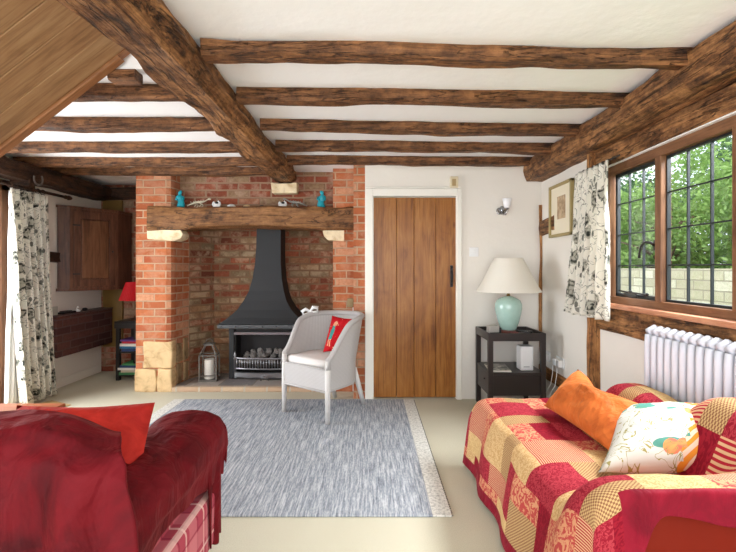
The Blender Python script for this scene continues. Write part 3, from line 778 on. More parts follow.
b = B(); box(b, -.345, .345, .17, .20, 0, .56); box(b, -.345, -.33, 0, .17, .02, .53); box(b, .33, .345, 0, .17, .02, .53); box(b, -.345, .345, 0, .2, .50, .55, .003); box(b, -.345, .345, .0, .2, 0, .02); obj('firebox_lining', b, plain('sooty_metal', srgb(30, 26, 26), .7, 0, .4, 20), sv)
b = B(); box(b, -.345, .345, -.024, -.004, .47, .50, .004); obj('smoke_bar', b, M_steel, sv)
bow = lambda x: -.03 - .045 * (1 - (x / .33) ** 2)
gr = B()
for z, r in ((.225, .010), (.115, .008)): tube(gr, [(x / 100, bow(x / 100), z) for x in range(-33, 34, 3)], r, 8)
gt = obj('grate', gr, M_steel, sv, smooth=True)
for k in range(22):
    x = -.31 + k * .62 / 21; b = B(); tube(b, [(x, bow(x), .115), (x, bow(x), .225)], .0055, 6); obj('grate_bar', b, M_steel, gt, smooth=True)
b = B(); loft(b, [[(x / 100, bow(x / 100) - .012 + dy, z) for dy, z in ((0, .015 + .02 * abs(math.sin(x * .19))), (0, .075), (.012, .08), (.012, .015))] for x in range(-33, 34, 3)]); obj('fret', b, M_steel, gt)
for x in (-.33, .33):
    b = B(); lathe(b, [(.012, 0), (.012, .21), (.018, .22), (.01, .24), (.016, .255), (.010, .275), (.003, .30), (0, .30)], 12, (x, -.03, 0)); obj('finial', b, M_steel, gt, smooth=True)
b = B(); box(b, -.03, .03, -.10, -.088, .02, .06, .006); tube(b, [(-.04, -.095, .0), (0, -.10, .06), (.04, -.095, .0)], .008, 8); obj('foot_ornament', b, M_steel, gt, smooth=True)
b = B(); box(b, -.31, .31, -.02, .16, .12, .17, .01); obj('ember_bed', b, plain('ember_grey', srgb(60, 56, 54), .9, 0, .8, 30), sv)
for k in range(46):
    r_ = R.uniform(.022, .034); lay = k // 18
    x = R.uniform(-.29 + .05 * lay, .29 - .04 * lay); y = R.uniform(-.03 + .04 * lay, .13); 
    b = B(); blob(b, (0, 0, 0), (r_ * 1.15, r_, r_ * .85), 2, None, .6, k); o = obj('coal', b, M_coal, sv); o.location = (x, y, .185 + lay * .04 + R.uniform(0, .02)); o.rotation_euler = (R.random(), R.random(), R.random())

# lantern ---------------------------------------------------------------
ln = thing('lantern', 'tall metal and glass candle lantern standing left on the hearth', 'lantern', (-1.70, 4.55, .045), .12)
hw, hd = .085, .07
b = B(); box(b, -hw - .008, hw + .008, -hd - .008, hd + .008, 0, .02, .002)
for x in (-hw, hw):
    for y in (-hd, hd): box(b, x - .006, x + .006, y - .006, y + .006, .02, .27)
for z in (.055, .265):
    box(b, -hw, hw, -hd - .005, -hd + .005, z, z + .010); box(b, -hw, hw, hd - .005, hd + .005, z, z + .010); box(b, -hw - .005, -hw + .005, -hd, hd, z, z + .010); box(b, hw - .005, hw + .005, -hd, hd, z, z + .010)
M_pew = plain('pewter', srgb(112, 108, 102), .5, .5, .2, 50)
obj('lantern_frame', b, M_pew, ln)
b = B(); 
for (x, y) in ((-1, -1), (1, -1), (1, 1), (-1, 1)): tube(b, [(x * hw, y * hd, .272), (x * .038, y * .033, .37)], .005, 6)
box(b, -.045, .045, -.04, .04, .368, .38, .002); box(b, -.055, .055, -.048, .048, .38, .388, .002); lathe(b, [(.03, .388), (.02, .40), (.0, .405)], 12)
tube(b, [(.035 * math.cos(a), 0, .40 + .035 * math.sin(a)) for a in [PI * q / 10 for q in range(11)]], .004, 6)
obj('lantern_roof', b, M_pew, ln)
b = B(); box(b, -hw + .004, hw - .004, -hd + .002, -hd + .004, .03, .265); box(b, -hw + .004, hw - .004, hd - .004, hd - .002, .03, .265); box(b, -hw + .002, -hw + .004, -hd, hd, .03, .265); box(b, hw - .004, hw - .002, -hd, hd, .03, .265); obj('pane', b, M_glass, ln)
b = B(); lathe(b, [(0, .021), (.052, .021), (.052, .22), (.045, .225), (0, .222)], 24); o = obj('candle', b, plain('candle_wax', srgb(226, 222, 214), .5), smooth=False, loc=(-1.70, 4.55, .045)); tag(o, 'thick white candle standing inside the lantern', 'candle')

# mantel ornaments --------------------------------------------------------
MZ = 1.845; MY = 4.35
def at_m(px): return (px - 370) / F * MY
def figurine(px, label, sgn):
    o0 = B(); lathe(o0, [(0, 0), (.038, 0), (.04, .02), (.030, .05), (.036, .09), (.038, .105), (.022, .118), (.014, .124), (.019, .14), (.020, .152), (.012, .165), (0, .17)], 20)
    for v in o0.verts: v.co.x += .008 * sgn * math.sin(v.co.z * 40); v.co.y *= .8
    tube(o0, [(-.034, -.005, .10), (-.040, -.02, .075), (-.015, -.038, .07)], [.010, .009, .007], 8); tube(o0, [(.034, -.005, .10), (.038, -.02, .07), (.010, -.038, .062)], [.010, .009, .007], 8)
    t = thing('figurine', label, 'figurine', (at_m(px), MY, MZ), 0, 'turquoise figures on the mantel')
    obj('figure_body', o0, M_turq, t, smooth=True)
figurine(180.5, 'turquoise robed figurine at the left end of the mantel beam', 1)
figurine(321.5, 'turquoise robed figurine at the right end of the mantel beam', -1)
def beast(px, label, flip, m):
    b = B(); s = flip
    tube(b, [(-.11 * s, 0, .012), (-.075 * s, 0, .03), (-.03 * s, 0, .045), (.02 * s, 0, .05), (.06 * s, 0, .055), (.10 * s, 0, .078)], [.003, .006, .013, .014, .008, .006], 8)
    blob(b, (.115 * s, 0, .082), (.018, .010, .010))
    for x in (-.025, .025):
        for y in (-.018, .018): tube(b, [(x * s, y * .5, .042), ((x + .018) * s, y * 1.4, .022), (x * s, y * 1.7, .002)], [.006, .005, .004], 6)
    for k in range(6):
        x = (-.07 + k * .025) * s; tube(b, [(x, 0, .045 + .004 * k), (x - .004 * s, 0, .062 + .003 * k)], [.004, .001], 5)
    t = thing('ornament', label, 'ornament', (at_m(px), MY, MZ)); obj('skeleton_body', b, m, t, smooth=True)
beast(198, 'pale long-tailed animal ornament beside the left turquoise figurine', 1, M_bone)
beast(296, 'dark and white long-bodied animal ornament beside the right figurine', -1, plain('mottled_resin', srgb(150, 148, 140), .5, var=.8))
def curl(px, label):
    t = thing('ornament', label, 'ornament', (at_m(px), MY, MZ))
    b = B(); tube(b, [(.032 * math.cos(a), 0, .034 + .030 * math.sin(a)) for a in [PI * .75 + 1.6 * PI * q / 16 for q in range(17)]], [.010 + .006 * math.sin(PI * q / 16) for q in range(17)], 10); blob(b, (0.0, 0, .026), (.03, .02, .024))
    obj('curled_body', b, M_white, t, smooth=True)
    b = B(); blob(b, (.006, -.012, .042), (.018, .010, .014)); blob(b, (.028, 0, .058), (.010, .009, .010)); obj('dark_patch', b, M_blackp, t, smooth=True)
curl(216.5, 'white and black curled animal ornament on the left half of the mantel')
curl(282.5, 'white and black curled animal ornament on the right half of the mantel')
def domed(px, label, m, r):
    b = B(); lathe(b, [(0, 0), (r, 0), (r * .98, r * .2), (r * .8, r * .5), (r * .45, r * .68), (0, r * .74)], 20)
    for k in range(5): blob(b, (-r * .7 + k * r * .35, -r * .5, r * .25), (r * .2, r * .2, r * .2), 1)
    t = thing('ornament', label, 'ornament', (at_m(px), MY, MZ)); obj('shell_body', b, m, t, smooth=True)
domed(231.5, 'low white shell ornament on the mantel left of centre', M_white, .042)
domed(247, 'low sandy ornament in the middle of the mantel', M_stone, .036)
domed(262, 'small dark ornament on the mantel just right of centre', plain('slate_green', srgb(50, 60, 58), .6), .03)

# ------------------------------------------------------------------ wicker chair
TH = -math.radians(36.87)
chx = thing('wicker_chair', 'white woven fibre tub armchair standing on the back of the grey rug', 'armchair', (-.386, 3.70, .0125), TH)
legs = [((-.25, -.24, 0), (-.248, -.238, .49)), ((.25, -.24, 0), (.248, -.238, .49)), ((-.17, .32, 0), (-.16, .20, .34)), ((.17, .32, 0), (.16, .20, .34))]
for i, (p, q) in enumerate(legs):
    b = B(); tube(b, [p, Vector(p).lerp(Vector(q), .5), q], [.019, .022, .022], 14); obj('leg', b, M_whitewood, chx, smooth=True)
def upath(t, z):
    """U plan of the tub: t 0..1 from front-left round the back to front-right"""
    a = PI * (1 - t) ; k = max(0, min(1, (z - .42) / .42))
    lean = .10 * k * max(0, math.sin(PI * t)) ; out = 0.06 * k * math.sin(PI * t) ** .5
    W = .25 + out; D = .22 + lean
    if t < .22: f = t / .22; return Vector((-W, -.235 + f * .21, z))
    if t > .78: f = (1 - t) / .22; return Vector((W, -.235 + f * .21, z))
    s = (t - .22) / .56; an = PI - PI * s
    return Vector((W * math.cos(an) , -.025 + (D + .08) * math.sin(an) , z))
def rim(t):
    s = math.sin(PI * t); return .49 + .308 * smoothstep(-.12, .86, s) ** 1.15
def shell(u, v):
    z = .25 + (rim(u) - .25) * v
    if v < .5: z = .25 + (rim(u) - .25) * v
    p = upath(u, z); return p, (u * 1.3, z)
b = B(); g, _ = sheet(b, shell, 64, 22); o = obj('tub_back', b, M_wicker, chx, smooth=True); solid(o, .014)
b = B(); tube(b, [(-.25, -.238, .42)] + [upath(k / 40, rim(k / 40)) for k in range(41)] + [(.25, -.238, .42)], .023, 10); obj('rim_roll', b, M_wicker, chx, smooth=True)
b = B(); g, _ = sheet(b, lambda u, v: (Vector((-.25 + .5 * u, -.243, .245 + .175 * v)), (u * .5, v * .175)), 10, 6); o = obj('front_apron', b, M_wicker, chx); solid(o, .012)
b = B(); tube(b, [(-.25, -.248, .245), (.25, -.248, .245)], .011, 8); tube(b, [(-.25, -.248, .42), (.25, -.248, .42)], .009, 8); tube(b, [upath(k / 30, .25) for k in range(31)], .011, 8); obj('seat_rail', b, M_wicker, chx, smooth=True)
poly = [upath(k / 30, .40) * .985 for k in range(31)]
b = B(); prism(b, [(p.x * .96, p.y * .97) for p in poly], .385, .40); obj('seat_board', b, M_wicker, chx)
# seat cushion
def pad(name, poly, z0, h, mat, rnd=.02):
    b = B(); secs = []
    c = sum((Vector(p) for p in poly), Vector((0, 0))) / len(poly)
    for k in range(7):
        a = PI * k / 6; ofs = rnd * (1 - math.sin(a)); z = z0 + h * (1 - math.cos(a)) / 2
        secs.append([tuple(Vector((*(c + (Vector(p) - c) * (1 - ofs / .25)), z))) for p in poly])
    loft(b, secs); return b
sc_ = thing('seat_cushion', 'flat white seat pad on the woven armchair', 'cushion', (-.386, 3.70, .405 + .01), TH)
o = obj('pad_cover', pad('x', [(p.x * .95, p.y * .95 - .006) for p in poly], .003, .075, M_cushw), M_cushw, sc_, smooth=True)
# bow
b = B()
for s in (-1, 1): tube(b, [(0, 0, 0), (s * .025, 0, .022), (s * .052, .0, .012), (s * .05, 0, -.014), (s * .02, 0, -.01), (0, 0, 0)], [.006, .012, .013, .012, .008, .006], 8)
tube(b, [(0, 0, 0), (-.03, -.01, -.03), (-.045, -.01, -.06)], [.006, .009, .009], 6)
blob(b, (0, -.003, 0), (.012, .012, .012), 1)
wp = Matrix.Translation((-.386, 3.70, .012)) @ Matrix.Rotation(TH, 4, 'Z') @ upath(.29, rim(.29))
o = obj('ribbon_bow', b, M_white, smooth=True, loc=tuple(wp + Vector((-.015, 0, .025))), rot=(0, -.25, 0)); o.scale = (1.4, 1.4, 1.4); tag(o, 'white ribbon bow on the left rim of the woven armchair', 'bow')

# pillow maker ------------------------------------------------------------
def pillow(name, label, w_, h_, th, mats, loc, rot, seed=0, n=22, matf=None, pinch=.10, dent=0, group=None):
    t = thing(name, label, 'cushion', loc); t.rotation_euler = rot; tag(t, group=group)
    b = B(); uvl = b.loops.layers.uv.verify()
    def P(u, v, s):
        x, y = 2 * u - 1, 2 * v - 1
        e = max(0, (1 - x ** 4) * (1 - y ** 4)) ** .5
        k = 1 - pinch * (1 - abs(x) ** 1.5 * 1.0) * (abs(y) ** 6) ; k2 = 1 - pinch * (1 - abs(y) ** 1.5) * (abs(x) ** 6)
        d = th * .5 * e * (1 + .18 * noise.noise(Vector((x * 1.6, y * 1.6, seed + s)))) + .006 * noise.noise(Vector((x * 5, y * 5, seed))) * e
        d -= dent * math.exp(-((x) ** 2 * 4 + (y - .9) ** 2 * 2)) * e
        return Vector((x * w_ / 2 * k2, y * h_ / 2 * k - dent * 1.2 * math.exp(-x * x * 6) * max(0, y) ** 3, s * d))
    for s in (1, -1):
        g = [[b.verts.new(P(i / n, j / n, s)) for i in range(n + 1)] for j in range(n + 1)]
        for j in range(n):
            for i in range(n):
                vs = (g[j][i], g[j][i + 1], g[j + 1][i + 1], g[j + 1][i])
                f = b.faces.new(vs)
                for lp, (a, c) in zip(f.loops, ((i, j), (i + 1, j), (i + 1, j + 1), (i, j + 1))): lp[uvl].uv = (a / n * w_, c / n * h_)
                if matf: f.material_index = matf((i + .5) / n, (j + .5) / n, s)
    bmesh.ops.remove_doubles(b, verts=b.verts, dist=1e-4)
    o = obj('cushion_cover', b, mats, t, smooth=True)
    return t, o
def pillow4(name, label, A, Bc, C, D, th, mats, seed=0, n=26, matf=None, dent=0, group=None, facing=None):
    """cushion with given corners: A,B along the bottom, C,D along the top"""
    A, Bc, C, D = map(Vector, (A, Bc, C, D)); c0 = (A + Bc + C + D) / 4
    N = ((Bc - A) + (C - D)).cross((D - A) + (C - Bc)).normalized()
    t = thing(name, label, 'cushion', tuple(c0), 0, group)
    b = B(); uvl = b.loops.layers.uv.verify(); w_, h_ = (Bc - A).length, (D - A).length
    def P(u, v, s):
        x, y = 2 * u - 1, 2 * v - 1
        # pull the middles of the edges in a little
        uu = .5 + (u - .5) * (1 - .09 * (1 - abs(y) ** 1.5) * abs(x) ** 3); vv = .5 + (v - .5) * (1 - .09 * (1 - abs(x) ** 1.5) * abs(y) ** 3)
        p = A * (1 - uu) * (1 - vv) + Bc * uu * (1 - vv) + C * uu * vv + D * (1 - uu) * vv
        e = max(0, (1 - abs(x) ** 2.3) * (1 - abs(y) ** 2.3)) ** .6
        d = th * .58 * e * (1 + .25 * noise.noise(Vector((x * 1.6, y * 1.6, seed + s)))) + .008 * noise.noise(Vector((x * 5, y * 5, seed))) * e
        p = p + N * (s * d) - (D - A).normalized() * dent * math.exp(-x * x * 5) * max(0, y) ** 2
        return p - c0
    for s in (1, -1):
        g = [[b.verts.new(P(i / n, j / n, s)) for i in range(n + 1)] for j in range(n + 1)]
        for j in range(n):
            for i in range(n):
                f = b.faces.new((g[j][i], g[j][i + 1], g[j + 1][i + 1], g[j + 1][i]))
                for lp, (a, c) in zip(f.loops, ((i, j), (i + 1, j), (i + 1, j + 1), (i, j + 1))): lp[uvl].uv = (a / n * w_, c / n * h_)
                if matf: f.material_index = matf((i + .5) / n, (j + .5) / n, s)
    bmesh.ops.remove_doubles(b, verts=b.verts, dist=1e-4)
    o = obj('cushion_cover', b, mats, t, smooth=True)
    return t, o
def redcush():
    t = NT('red_starry_cotton'); uv = t.coords('UV')
    vo = t.voronoi(uv, 26); sp = t.math('LESS_THAN', vo.outputs['Distance'], .13)
    c = t.mix(sp, srgb(176, 10, 22), srgb(226, 170, 130)); return t.out(c, .8, spec=.2)
M_redc = redcush()
def fig(u, v, s_):
    if s_ < 0: return 0
    # a small gowned figure printed slantwise on the left half
    x, y = u - .30 - .10 * (v - .5), v
    if (x / .075) ** 2 + ((y - .74) / .075) ** 2 < 1: return 2
    if .30 < y < .68 and abs(x) < .055 + .12 * (.68 - y): return 1
    if .14 < y <= .30 and .02 < abs(x) < .075: return 2
    return 0
pillow4('cushion', 'red cushion with a teal gowned figure leaning in the woven armchair', (-.40, 3.65, .515), (-.20, 3.53, .53), (-.085, 3.65, .80), (-.335, 3.80, .81), .09,
        [M_redc, plain('teal_print', srgb(50, 132, 128), .8, var=.5), plain('peach_print', srgb(210, 146, 110), .8)], 5, n=44, matf=fig)
# socket + cable pipe by the brick jamb
o = B(); box(o, -.225, -.165, 4.262, 4.279, .84, .93, .004); box(o, -.212, -.182, 4.259, 4.263, .87, .90, .002); o = obj('brass_socket', o, plain('aged_brass', srgb(140, 120, 84), .45, .5)); tag(o, 'small metal wall socket on the brickwork above the armchair', 'socket')
o = B(); tube(o, [(-.165, 4.262, .84), (-.165, 4.262, .4), (-.165, 4.262, .01)], .007, 8); o = obj('cable', o, M_white, smooth=True); tag(o, 'white cable running down the brickwork behind the armchair', 'cable')

# ------------------------------------------------------------------ side table
X0, X1, Y0_, Y1_, TZ = .977, 1.455, 3.55, 3.98, .69
st_ = thing('side_table', 'dark espresso side table with tray top and lower shelf in the corner', 'side table', ((X0 + X1) / 2, (Y0_ + Y1_) / 2, 0))
cx, cy = (X0 + X1) / 2, (Y0_ + Y1_) / 2; hx, hy = (X1 - X0) / 2, (Y1_ - Y0_) / 2
for sx in (-1, 1):
    for sy in (-1, 1):
        b = B(); box(b, sx * hx - (.042 if sx > 0 else 0), sx * hx + (0 if sx > 0 else .042), sy * hy - (.035 if sy > 0 else 0), sy * hy + (0 if sy > 0 else .035), 0, .63, .003); obj('leg', b, M_blackwood, st_)
b = B(); box(b, -hx, hx, -hy, -hy + .016, .625, TZ, .003); box(b, -hx, hx, hy - .016, hy, .625, TZ, .003); box(b, -hx, -hx + .016, -hy + .016, hy - .016, .625, TZ, .003); box(b, hx - .016, hx, -hy + .016, hy - .016, .625, TZ, .003); box(b, -hx + .016, hx - .016, -hy + .016, hy - .016, .635, .655); obj('tray_top', b, M_blackwood, st_)
b = B(); box(b, -hx + .005, hx - .005, -hy + .005, hy - .005, .345, .363, .003); obj('shelf', b, M_blackwood, st_)
b = B(); box(b, -hx + .042, hx - .042, -hy + .008, -hy + .026, .17, .343, .003); box(b, -hx + .008, -hx + .026, -hy + .035, hy - .035, .17, .343, .003); box(b, hx - .026, hx - .008, -hy + .035, hy - .035, .17, .343, .003); box(b, -hx + .03, hx - .03, -hy + .03, hy - .02, .17, .185); obj('drawer_box', b, M_blackwood, st_)
b = B(); blob(b, (-hx + .002, -.08, .285), (.008, .02, .006), 1); obj('drawer_pull', b, M_black, st_, smooth=True)
TT = .656
lp = thing('table_lamp', 'pale green ceramic table lamp with cream shade on the side table', 'lamp', (1.21, 3.76, TT))
b = B(); lathe(b, [(0, 0), (.070, 0), (.070, .018), (.062, .022), (.060, .035), (0, .036)], 36); obj('lamp_foot', b, plain('red_lacquer', srgb(120, 60, 46), .4), lp, smooth=False)
def celadon():
    t = NT('celadon_glaze'); v = t.coords('Object'); n = t.noise(v, 18, 4, .6)
    c = t.mix(n, srgb(150, 190, 178), srgb(190, 216, 206)); t.b.inputs['Coat Weight'].default_value = .6; return t.out(c, .2)
b = B(); prof = [(.0, .036), (.062, .036), (.068, .05), (.088, .10), (.106, .17), (.115, .22), (.114, .26), (.100, .292), (.070, .312), (.045, .322), (.03, .328), (.0, .330)]
lathe(b, prof, 48); obj('lamp_body', b, celadon(), lp, smooth=True)
b = B(); lathe(b, [(0, .328), (.018, .33), (.012, .345), (.010, .38), (.016, .385), (.014, .43), (0, .43)], 16); obj('lamp_stem', b, plain('dark_brass', srgb(110, 86, 50), .35, .8), lp, smooth=True)
b = B(); lathe(b, [(.275, .368), (.272, .374), (.235, .43), (.19, .52), (.150, .60), (.120, .655), (.118, .66)], 56, cap=False)
tsh = NT('cream_silk_shade'); tl = tsh.n.new('ShaderNodeBsdfTranslucent'); tl.inputs[0].default_value = srgb(255, 250, 238); tsh.out(srgb(253, 249, 240), .8); mx = tsh.n.new('ShaderNodeMixShader'); mx.inputs[0].default_value = .35
tsh.l.new(tsh.b.outputs[0], mx.inputs[1]); tsh.l.new(tl.outputs[0], mx.inputs[2]); tsh.l.new(mx.outputs[0], tsh.n['Material Output'].inputs[0])
o = obj('lamp_shade', b, tsh.m, lp, smooth=True, keepn=False); solid(o, .003)
ck = thing('clock_radio', 'small silver and black clock radio on the side table left of the lamp', 'clock', (1.055, 3.66, TT), .15)
b = B(); box(b, -.055, .035, -.03, .03, 0, .085, .005, 3); obj('clock_case', b, plain('silver_plastic', srgb(176, 172, 166), .35, .2), ck)
b = B(); box(b, -.052, .032, -.034, -.030, .006, .030, .001); box(b, .036, .055, -.03, .03, 0, .07, .004); obj('display', b, M_blackp, ck)
for i, (x, y, rz, lab) in enumerate([(1.31, 3.70, .35, 'black remote lying on the side table by the lamp, nearer the front'), (1.36, 3.80, -.5, 'black remote lying on the side table by the lamp, nearer the wall')]):
    b = B(); box(b, -.075, .075, -.022, .022, 0, .022, .006, 3); t = thing('remote_control', lab, 'remote', (x, y, TT), rz); obj('case', b, M_blackp, t)
    b = B()
    for k in range(6):
        for q in (-1, 0, 1): box(b, -.055 + k * .018, -.045 + k * .018, q * .012 - .004, q * .012 + .004, .022, .024)
    obj('buttons', b, plain('grey_rubber', srgb(90, 90, 92), .6), t)
b = B(); box(b, -.03, .03, -.02, .02, 0, .055, .004); o = obj('trinket_box', b, plain('brick_red_lacquer', srgb(124, 40, 34), .4), loc=(1.22, 3.63, TT)); o.scale = (1, 1, .6); tag(o, 'small dark red box on the side table in front of the green lamp', 'box')
rt = thing('router', 'white upright router on the lower shelf of the side table', 'router', (1.325, 3.68, .3635))
b = B(); box(b, -.055, .055, -.055, .055, 0, .205, .010, 3); obj('router_case', b, M_white, rt)
b = B(); box(b, -.03, .02, -.0565, -.055, .03, .036); obj('status_light', b, plain('grey_label', srgb(150, 152, 156), .5), rt)
mg = thing('magazine', 'glossy picture magazine lying on the lower shelf of the side table', 'magazine', (1.10, 3.71, .3635), -.1)
def magmat():
    t = NT('magazine_print'); v = t.coords('Object'); n = t.voronoi(v, 22); 
    sp = t.n.new('ShaderNodeSeparateColor'); t.l.new(n.outputs['Color'], sp.inputs[0])
    return t.out(t.ramp(sp.outputs[0], [(0, srgb(70, 76, 70)), (.3, srgb(150, 146, 134)), (.6, srgb(216, 210, 196)), (1, srgb(110, 112, 98))]), .35)
b = B(); box(b, -.09, .09, -.13, .13, .0, .007, .002); box(b, -.085, .085, -.128, .128, .007, .012); obj('pages', b, M_paper, mg)
b = B(); box(b, -.088, .088, -.13, .13, .0122, .0128); obj('cover', b, magmat(), mg)

# wall fittings -----------------------------------------------------------
sc2 = thing('wall_sconce', 'small chrome wall light with frosted glass cup on the white wall', 'wall light', (1.235, 4.035, 1.77))
b = B(); tube(b, [(0, -.0, 0), (0, -.015, 0)], .04, 20); obj('back_plate', b, M_chrome, sc2, smooth=False)
b = B(); tube(b, [(0, -.015, 0), (.0, -.05, -.045), (.01, -.09, -.05), (.02, -.10, -.02), (.02, -.10, .01)], .008, 8); tube(b, [(-.03 + .025 * math.cos(a), -.03, -.01 + .03 * math.sin(a)) for a in [2 * PI * q / 14 for q in range(14)]], .005, 6, closed=True); tube(b, [(.055, -.04, .05), (.05, -.05, .0), (.03, -.06, -.03)], .005, 6); obj('scroll_arm', b, M_chrome, sc2, smooth=True)
b = B(); lathe(b, [(.018, .0), (.028, .01), (.034, .05), (.042, .085)], 24, (.02, -.10, .01), cap=False); o = obj('glass_cup', b, plain('frosted_glass', srgb(244, 244, 246), .3), sc2, smooth=True); solid(o, .003)
sn = thing('alarm_sensor', 'beige alarm sensor box high on the wall above the door corner', 'sensor', (.785, 4.038, 2.03))
b = B(); box(b, -.038, .038, -.035, 0, -.05, .055, .008, 3); obj('sensor_case', b, M_cream, sn)
b = B(); box(b, -.02, .015, -.037, -.035, -.035, .03, .002); obj('sensor_lens', b, plain('tan_lens', srgb(176, 150, 104), .4), sn)
sw = thing('light_switch', 'white light switch plate on the wall right of the wooden door', 'switch', (.975, 4.038, 1.38))
b = B(); box(b, -.043, .043, -.008, 0, -.043, .043, .003, 2); obj('switch_plate', b, M_white, sw)
b = B(); box(b, -.012, .012, -.013, -.008, -.018, .018, .002); obj('rocker', b, M_white, sw)
for i, (y, lab) in enumerate(((3.90, 'white double wall socket nearer the corner behind the side table'), (3.62, 'white wall socket with two plugs between side table and sofa'))):
    s = thing('wall_socket', lab, 'socket', (1.608, y, .435)); w_ = .075
    b = B(); box(b, -.010, 0, -w_, w_, -.045, .045, .003, 2); obj('socket_plate', b, M_white, s)
    for k in (-1, 1):
        b = B(); box(b, -.048, -.011, k * .036 - .026, k * .036 + .026, -.03, .025, .006, 2); obj('plug', b, M_white, s)
for i, (y, lab) in enumerate(((3.66, 'white flex drooping from the socket beside the side table, left strand'), (3.58, 'white flex drooping from the socket beside the sofa, right strand'))):
    b = B(); tube(b, [(1.555, y, .40), (1.545, y - .02, .34), (1.54, y + .0, .25), (1.50, y + .03, .15), (1.46 + .04 * i, y + .02, .06), (1.44 + .05 * i, y - .02, .008)], .0035, 6); o = obj('cable', b, M_white, smooth=True); tag(o, lab, 'cable', 'flexes under the sockets')
pf = thing('picture_frame', 'small framed print in a gilt frame on the wall beside the curtain', 'picture', (1.600, 3.575, 1.715))
# picture faces the room (-x)
hy_, hz_ = .21, .222
b = B(); fw = .024
for q in ((-hy_, hy_, hz_ - fw, hz_), (-hy_, hy_, -hz_, -hz_ + fw), (-hy_, -hy_ + fw, -hz_, hz_), (hy_ - fw, hy_, -hz_, hz_)): box(b, -.03, 0, q[0], q[1], q[2], q[3], .004)
obj('frame', b, M_gold, pf)
b = B(); box(b, -.014, -.004, -hy_ + .015, hy_ - .015, -hz_ + .015, hz_ - .015); obj('mount', b, M_mount, pf)
def prt():
    t = NT('sepia_print'); v = t.coords('Object'); n = t.noise(v, 22, 5, .7); return t.out(t.ramp(n, [(.35, srgb(150, 122, 92)), (.6, srgb(200, 176, 142))]), .7)
b = B(); box(b, -.0160, -.0142, -.085, .065, -.075, .115); obj('print', b, prt(), pf)

# radiator ----------------------------------------------------------------
ra = thing('radiator', 'white column radiator on the wall beneath the leaded window', 'radiator', (1.525, 2.33, 0))
for k in range(24):
    y = -.025 - k * .052
    b = B()
    for x in (-.032, .032):
        tube(b, [(x, y, .17), (x, y, .24), (x, y, .82), (x, y, .875)], [.017, .0205, .0205, .017], 10)
    for z in (.885, .16): tube(b, [(-.034, y, z), (0, y, z + (.018 if z > .5 else -.018)), (.034, y, z)], [.021, .024, .021], 10)
    obj('radiator_column', b, M_rad, ra, smooth=True)
b = B()
for y in (-.1, -1.15):
    box(b, .02, .055, y - .012, y + .012, .10, .14, .002)
    box(b, -.03, .03, y - .012, y + .012, 0, .15, .002)
obj('bracket', b, M_rad, ra)

# ------------------------------------------------------------------ right sofa
def srect(x, a, b_, k): return smoothstep(a, b_, x)
def SZ(x, y):
    seat = .425 - .018 * smoothstep(.72, .62, x) + .012 * math.sin(x * 7) * 0
    bk_h = .635 - .03 * math.exp(-((y - 1.86) / .10) ** 2) + .115 * smoothstep(1.85, 1.60, y)
    bk_on = smoothstep(1.13, 1.30, x) * smoothstep(2.42, 2.27, y)
    back = seat + (bk_h - seat) * bk_on
    arm = .425 + (.60 - .425) * smoothstep(1.50, 1.34, y)
    arm -= .035 * smoothstep(.74, .64, x)
    k = 40
    return math.log(math.exp(k * back) + math.exp(k * arm) + math.exp(k * seat)) / k - .012
XL, XR, YN, YF = .65, 1.44, 1.24, 2.63
sf = thing('sofa', 'red leather sofa under the patchwork throw beneath the window', 'sofa', (1.05, 1.9, 0))
def body():
    b = B(); nx, ny = 26, 50; t_ = .022
    def P(i, j):
        x = XL + .012 + (XR - XL - .024) * i / nx; y = YN + .012 + (YF - YN - .024) * j / ny
        e = min(x - XL, XR - x, y - YN, YF - y); rd = .035 * (1 - min(1, (e - .012) / .06)) ** 2
        return Vector((x - 1.05, y - 1.9, SZ(x, y) - t_ - rd))
    top = [[b.verts.new(P(i, j)) for i in range(nx + 1)] for j in range(ny + 1)]
    for j in range(ny):
        for i in range(nx): b.faces.new((top[j][i], top[j][i + 1], top[j + 1][i + 1], top[j + 1][i]))
    loop = [top[0][i] for i in range(nx + 1)] + [top[j][nx] for j in range(1, ny + 1)] + [top[ny][i] for i in range(nx - 1, -1, -1)] + [top[j][0] for j in range(ny - 1, 0, -1)]
    prev = loop
    for z in (.5, .0):
        cur = [b.verts.new((v.co.x, v.co.y, .06 if z == 0 else (v.co.z + .06) / 2)) for v in loop]
        n = len(loop)
        for k in range(n): b.faces.new((prev[k], cur[k], cur[(k + 1) % n], prev[(k + 1) % n]))
        prev = cur
    b.faces.new(prev)
    return b
obj('sofa_body', body(), M_leather, sf, smooth=False)
bpy.data.objects['sofa_body'].data.polygons.foreach_set('use_smooth', [True] * len(bpy.data.objects['sofa_body'].data.polygons))
for sx in (-.34, .34):
    for sy in (-.58, .72):
        b = B(); tube(b, [(sx, sy, 0), (sx, sy, .07)], [.022, .03], 12); obj('foot', b, M_black, sf)
b = B(); tube(b, [(.20, -.650, .14), (.20, -.652, .35), (.20, -.648, .52)], .004, 6); obj('piping', b, M_leather, sf, smooth=True)

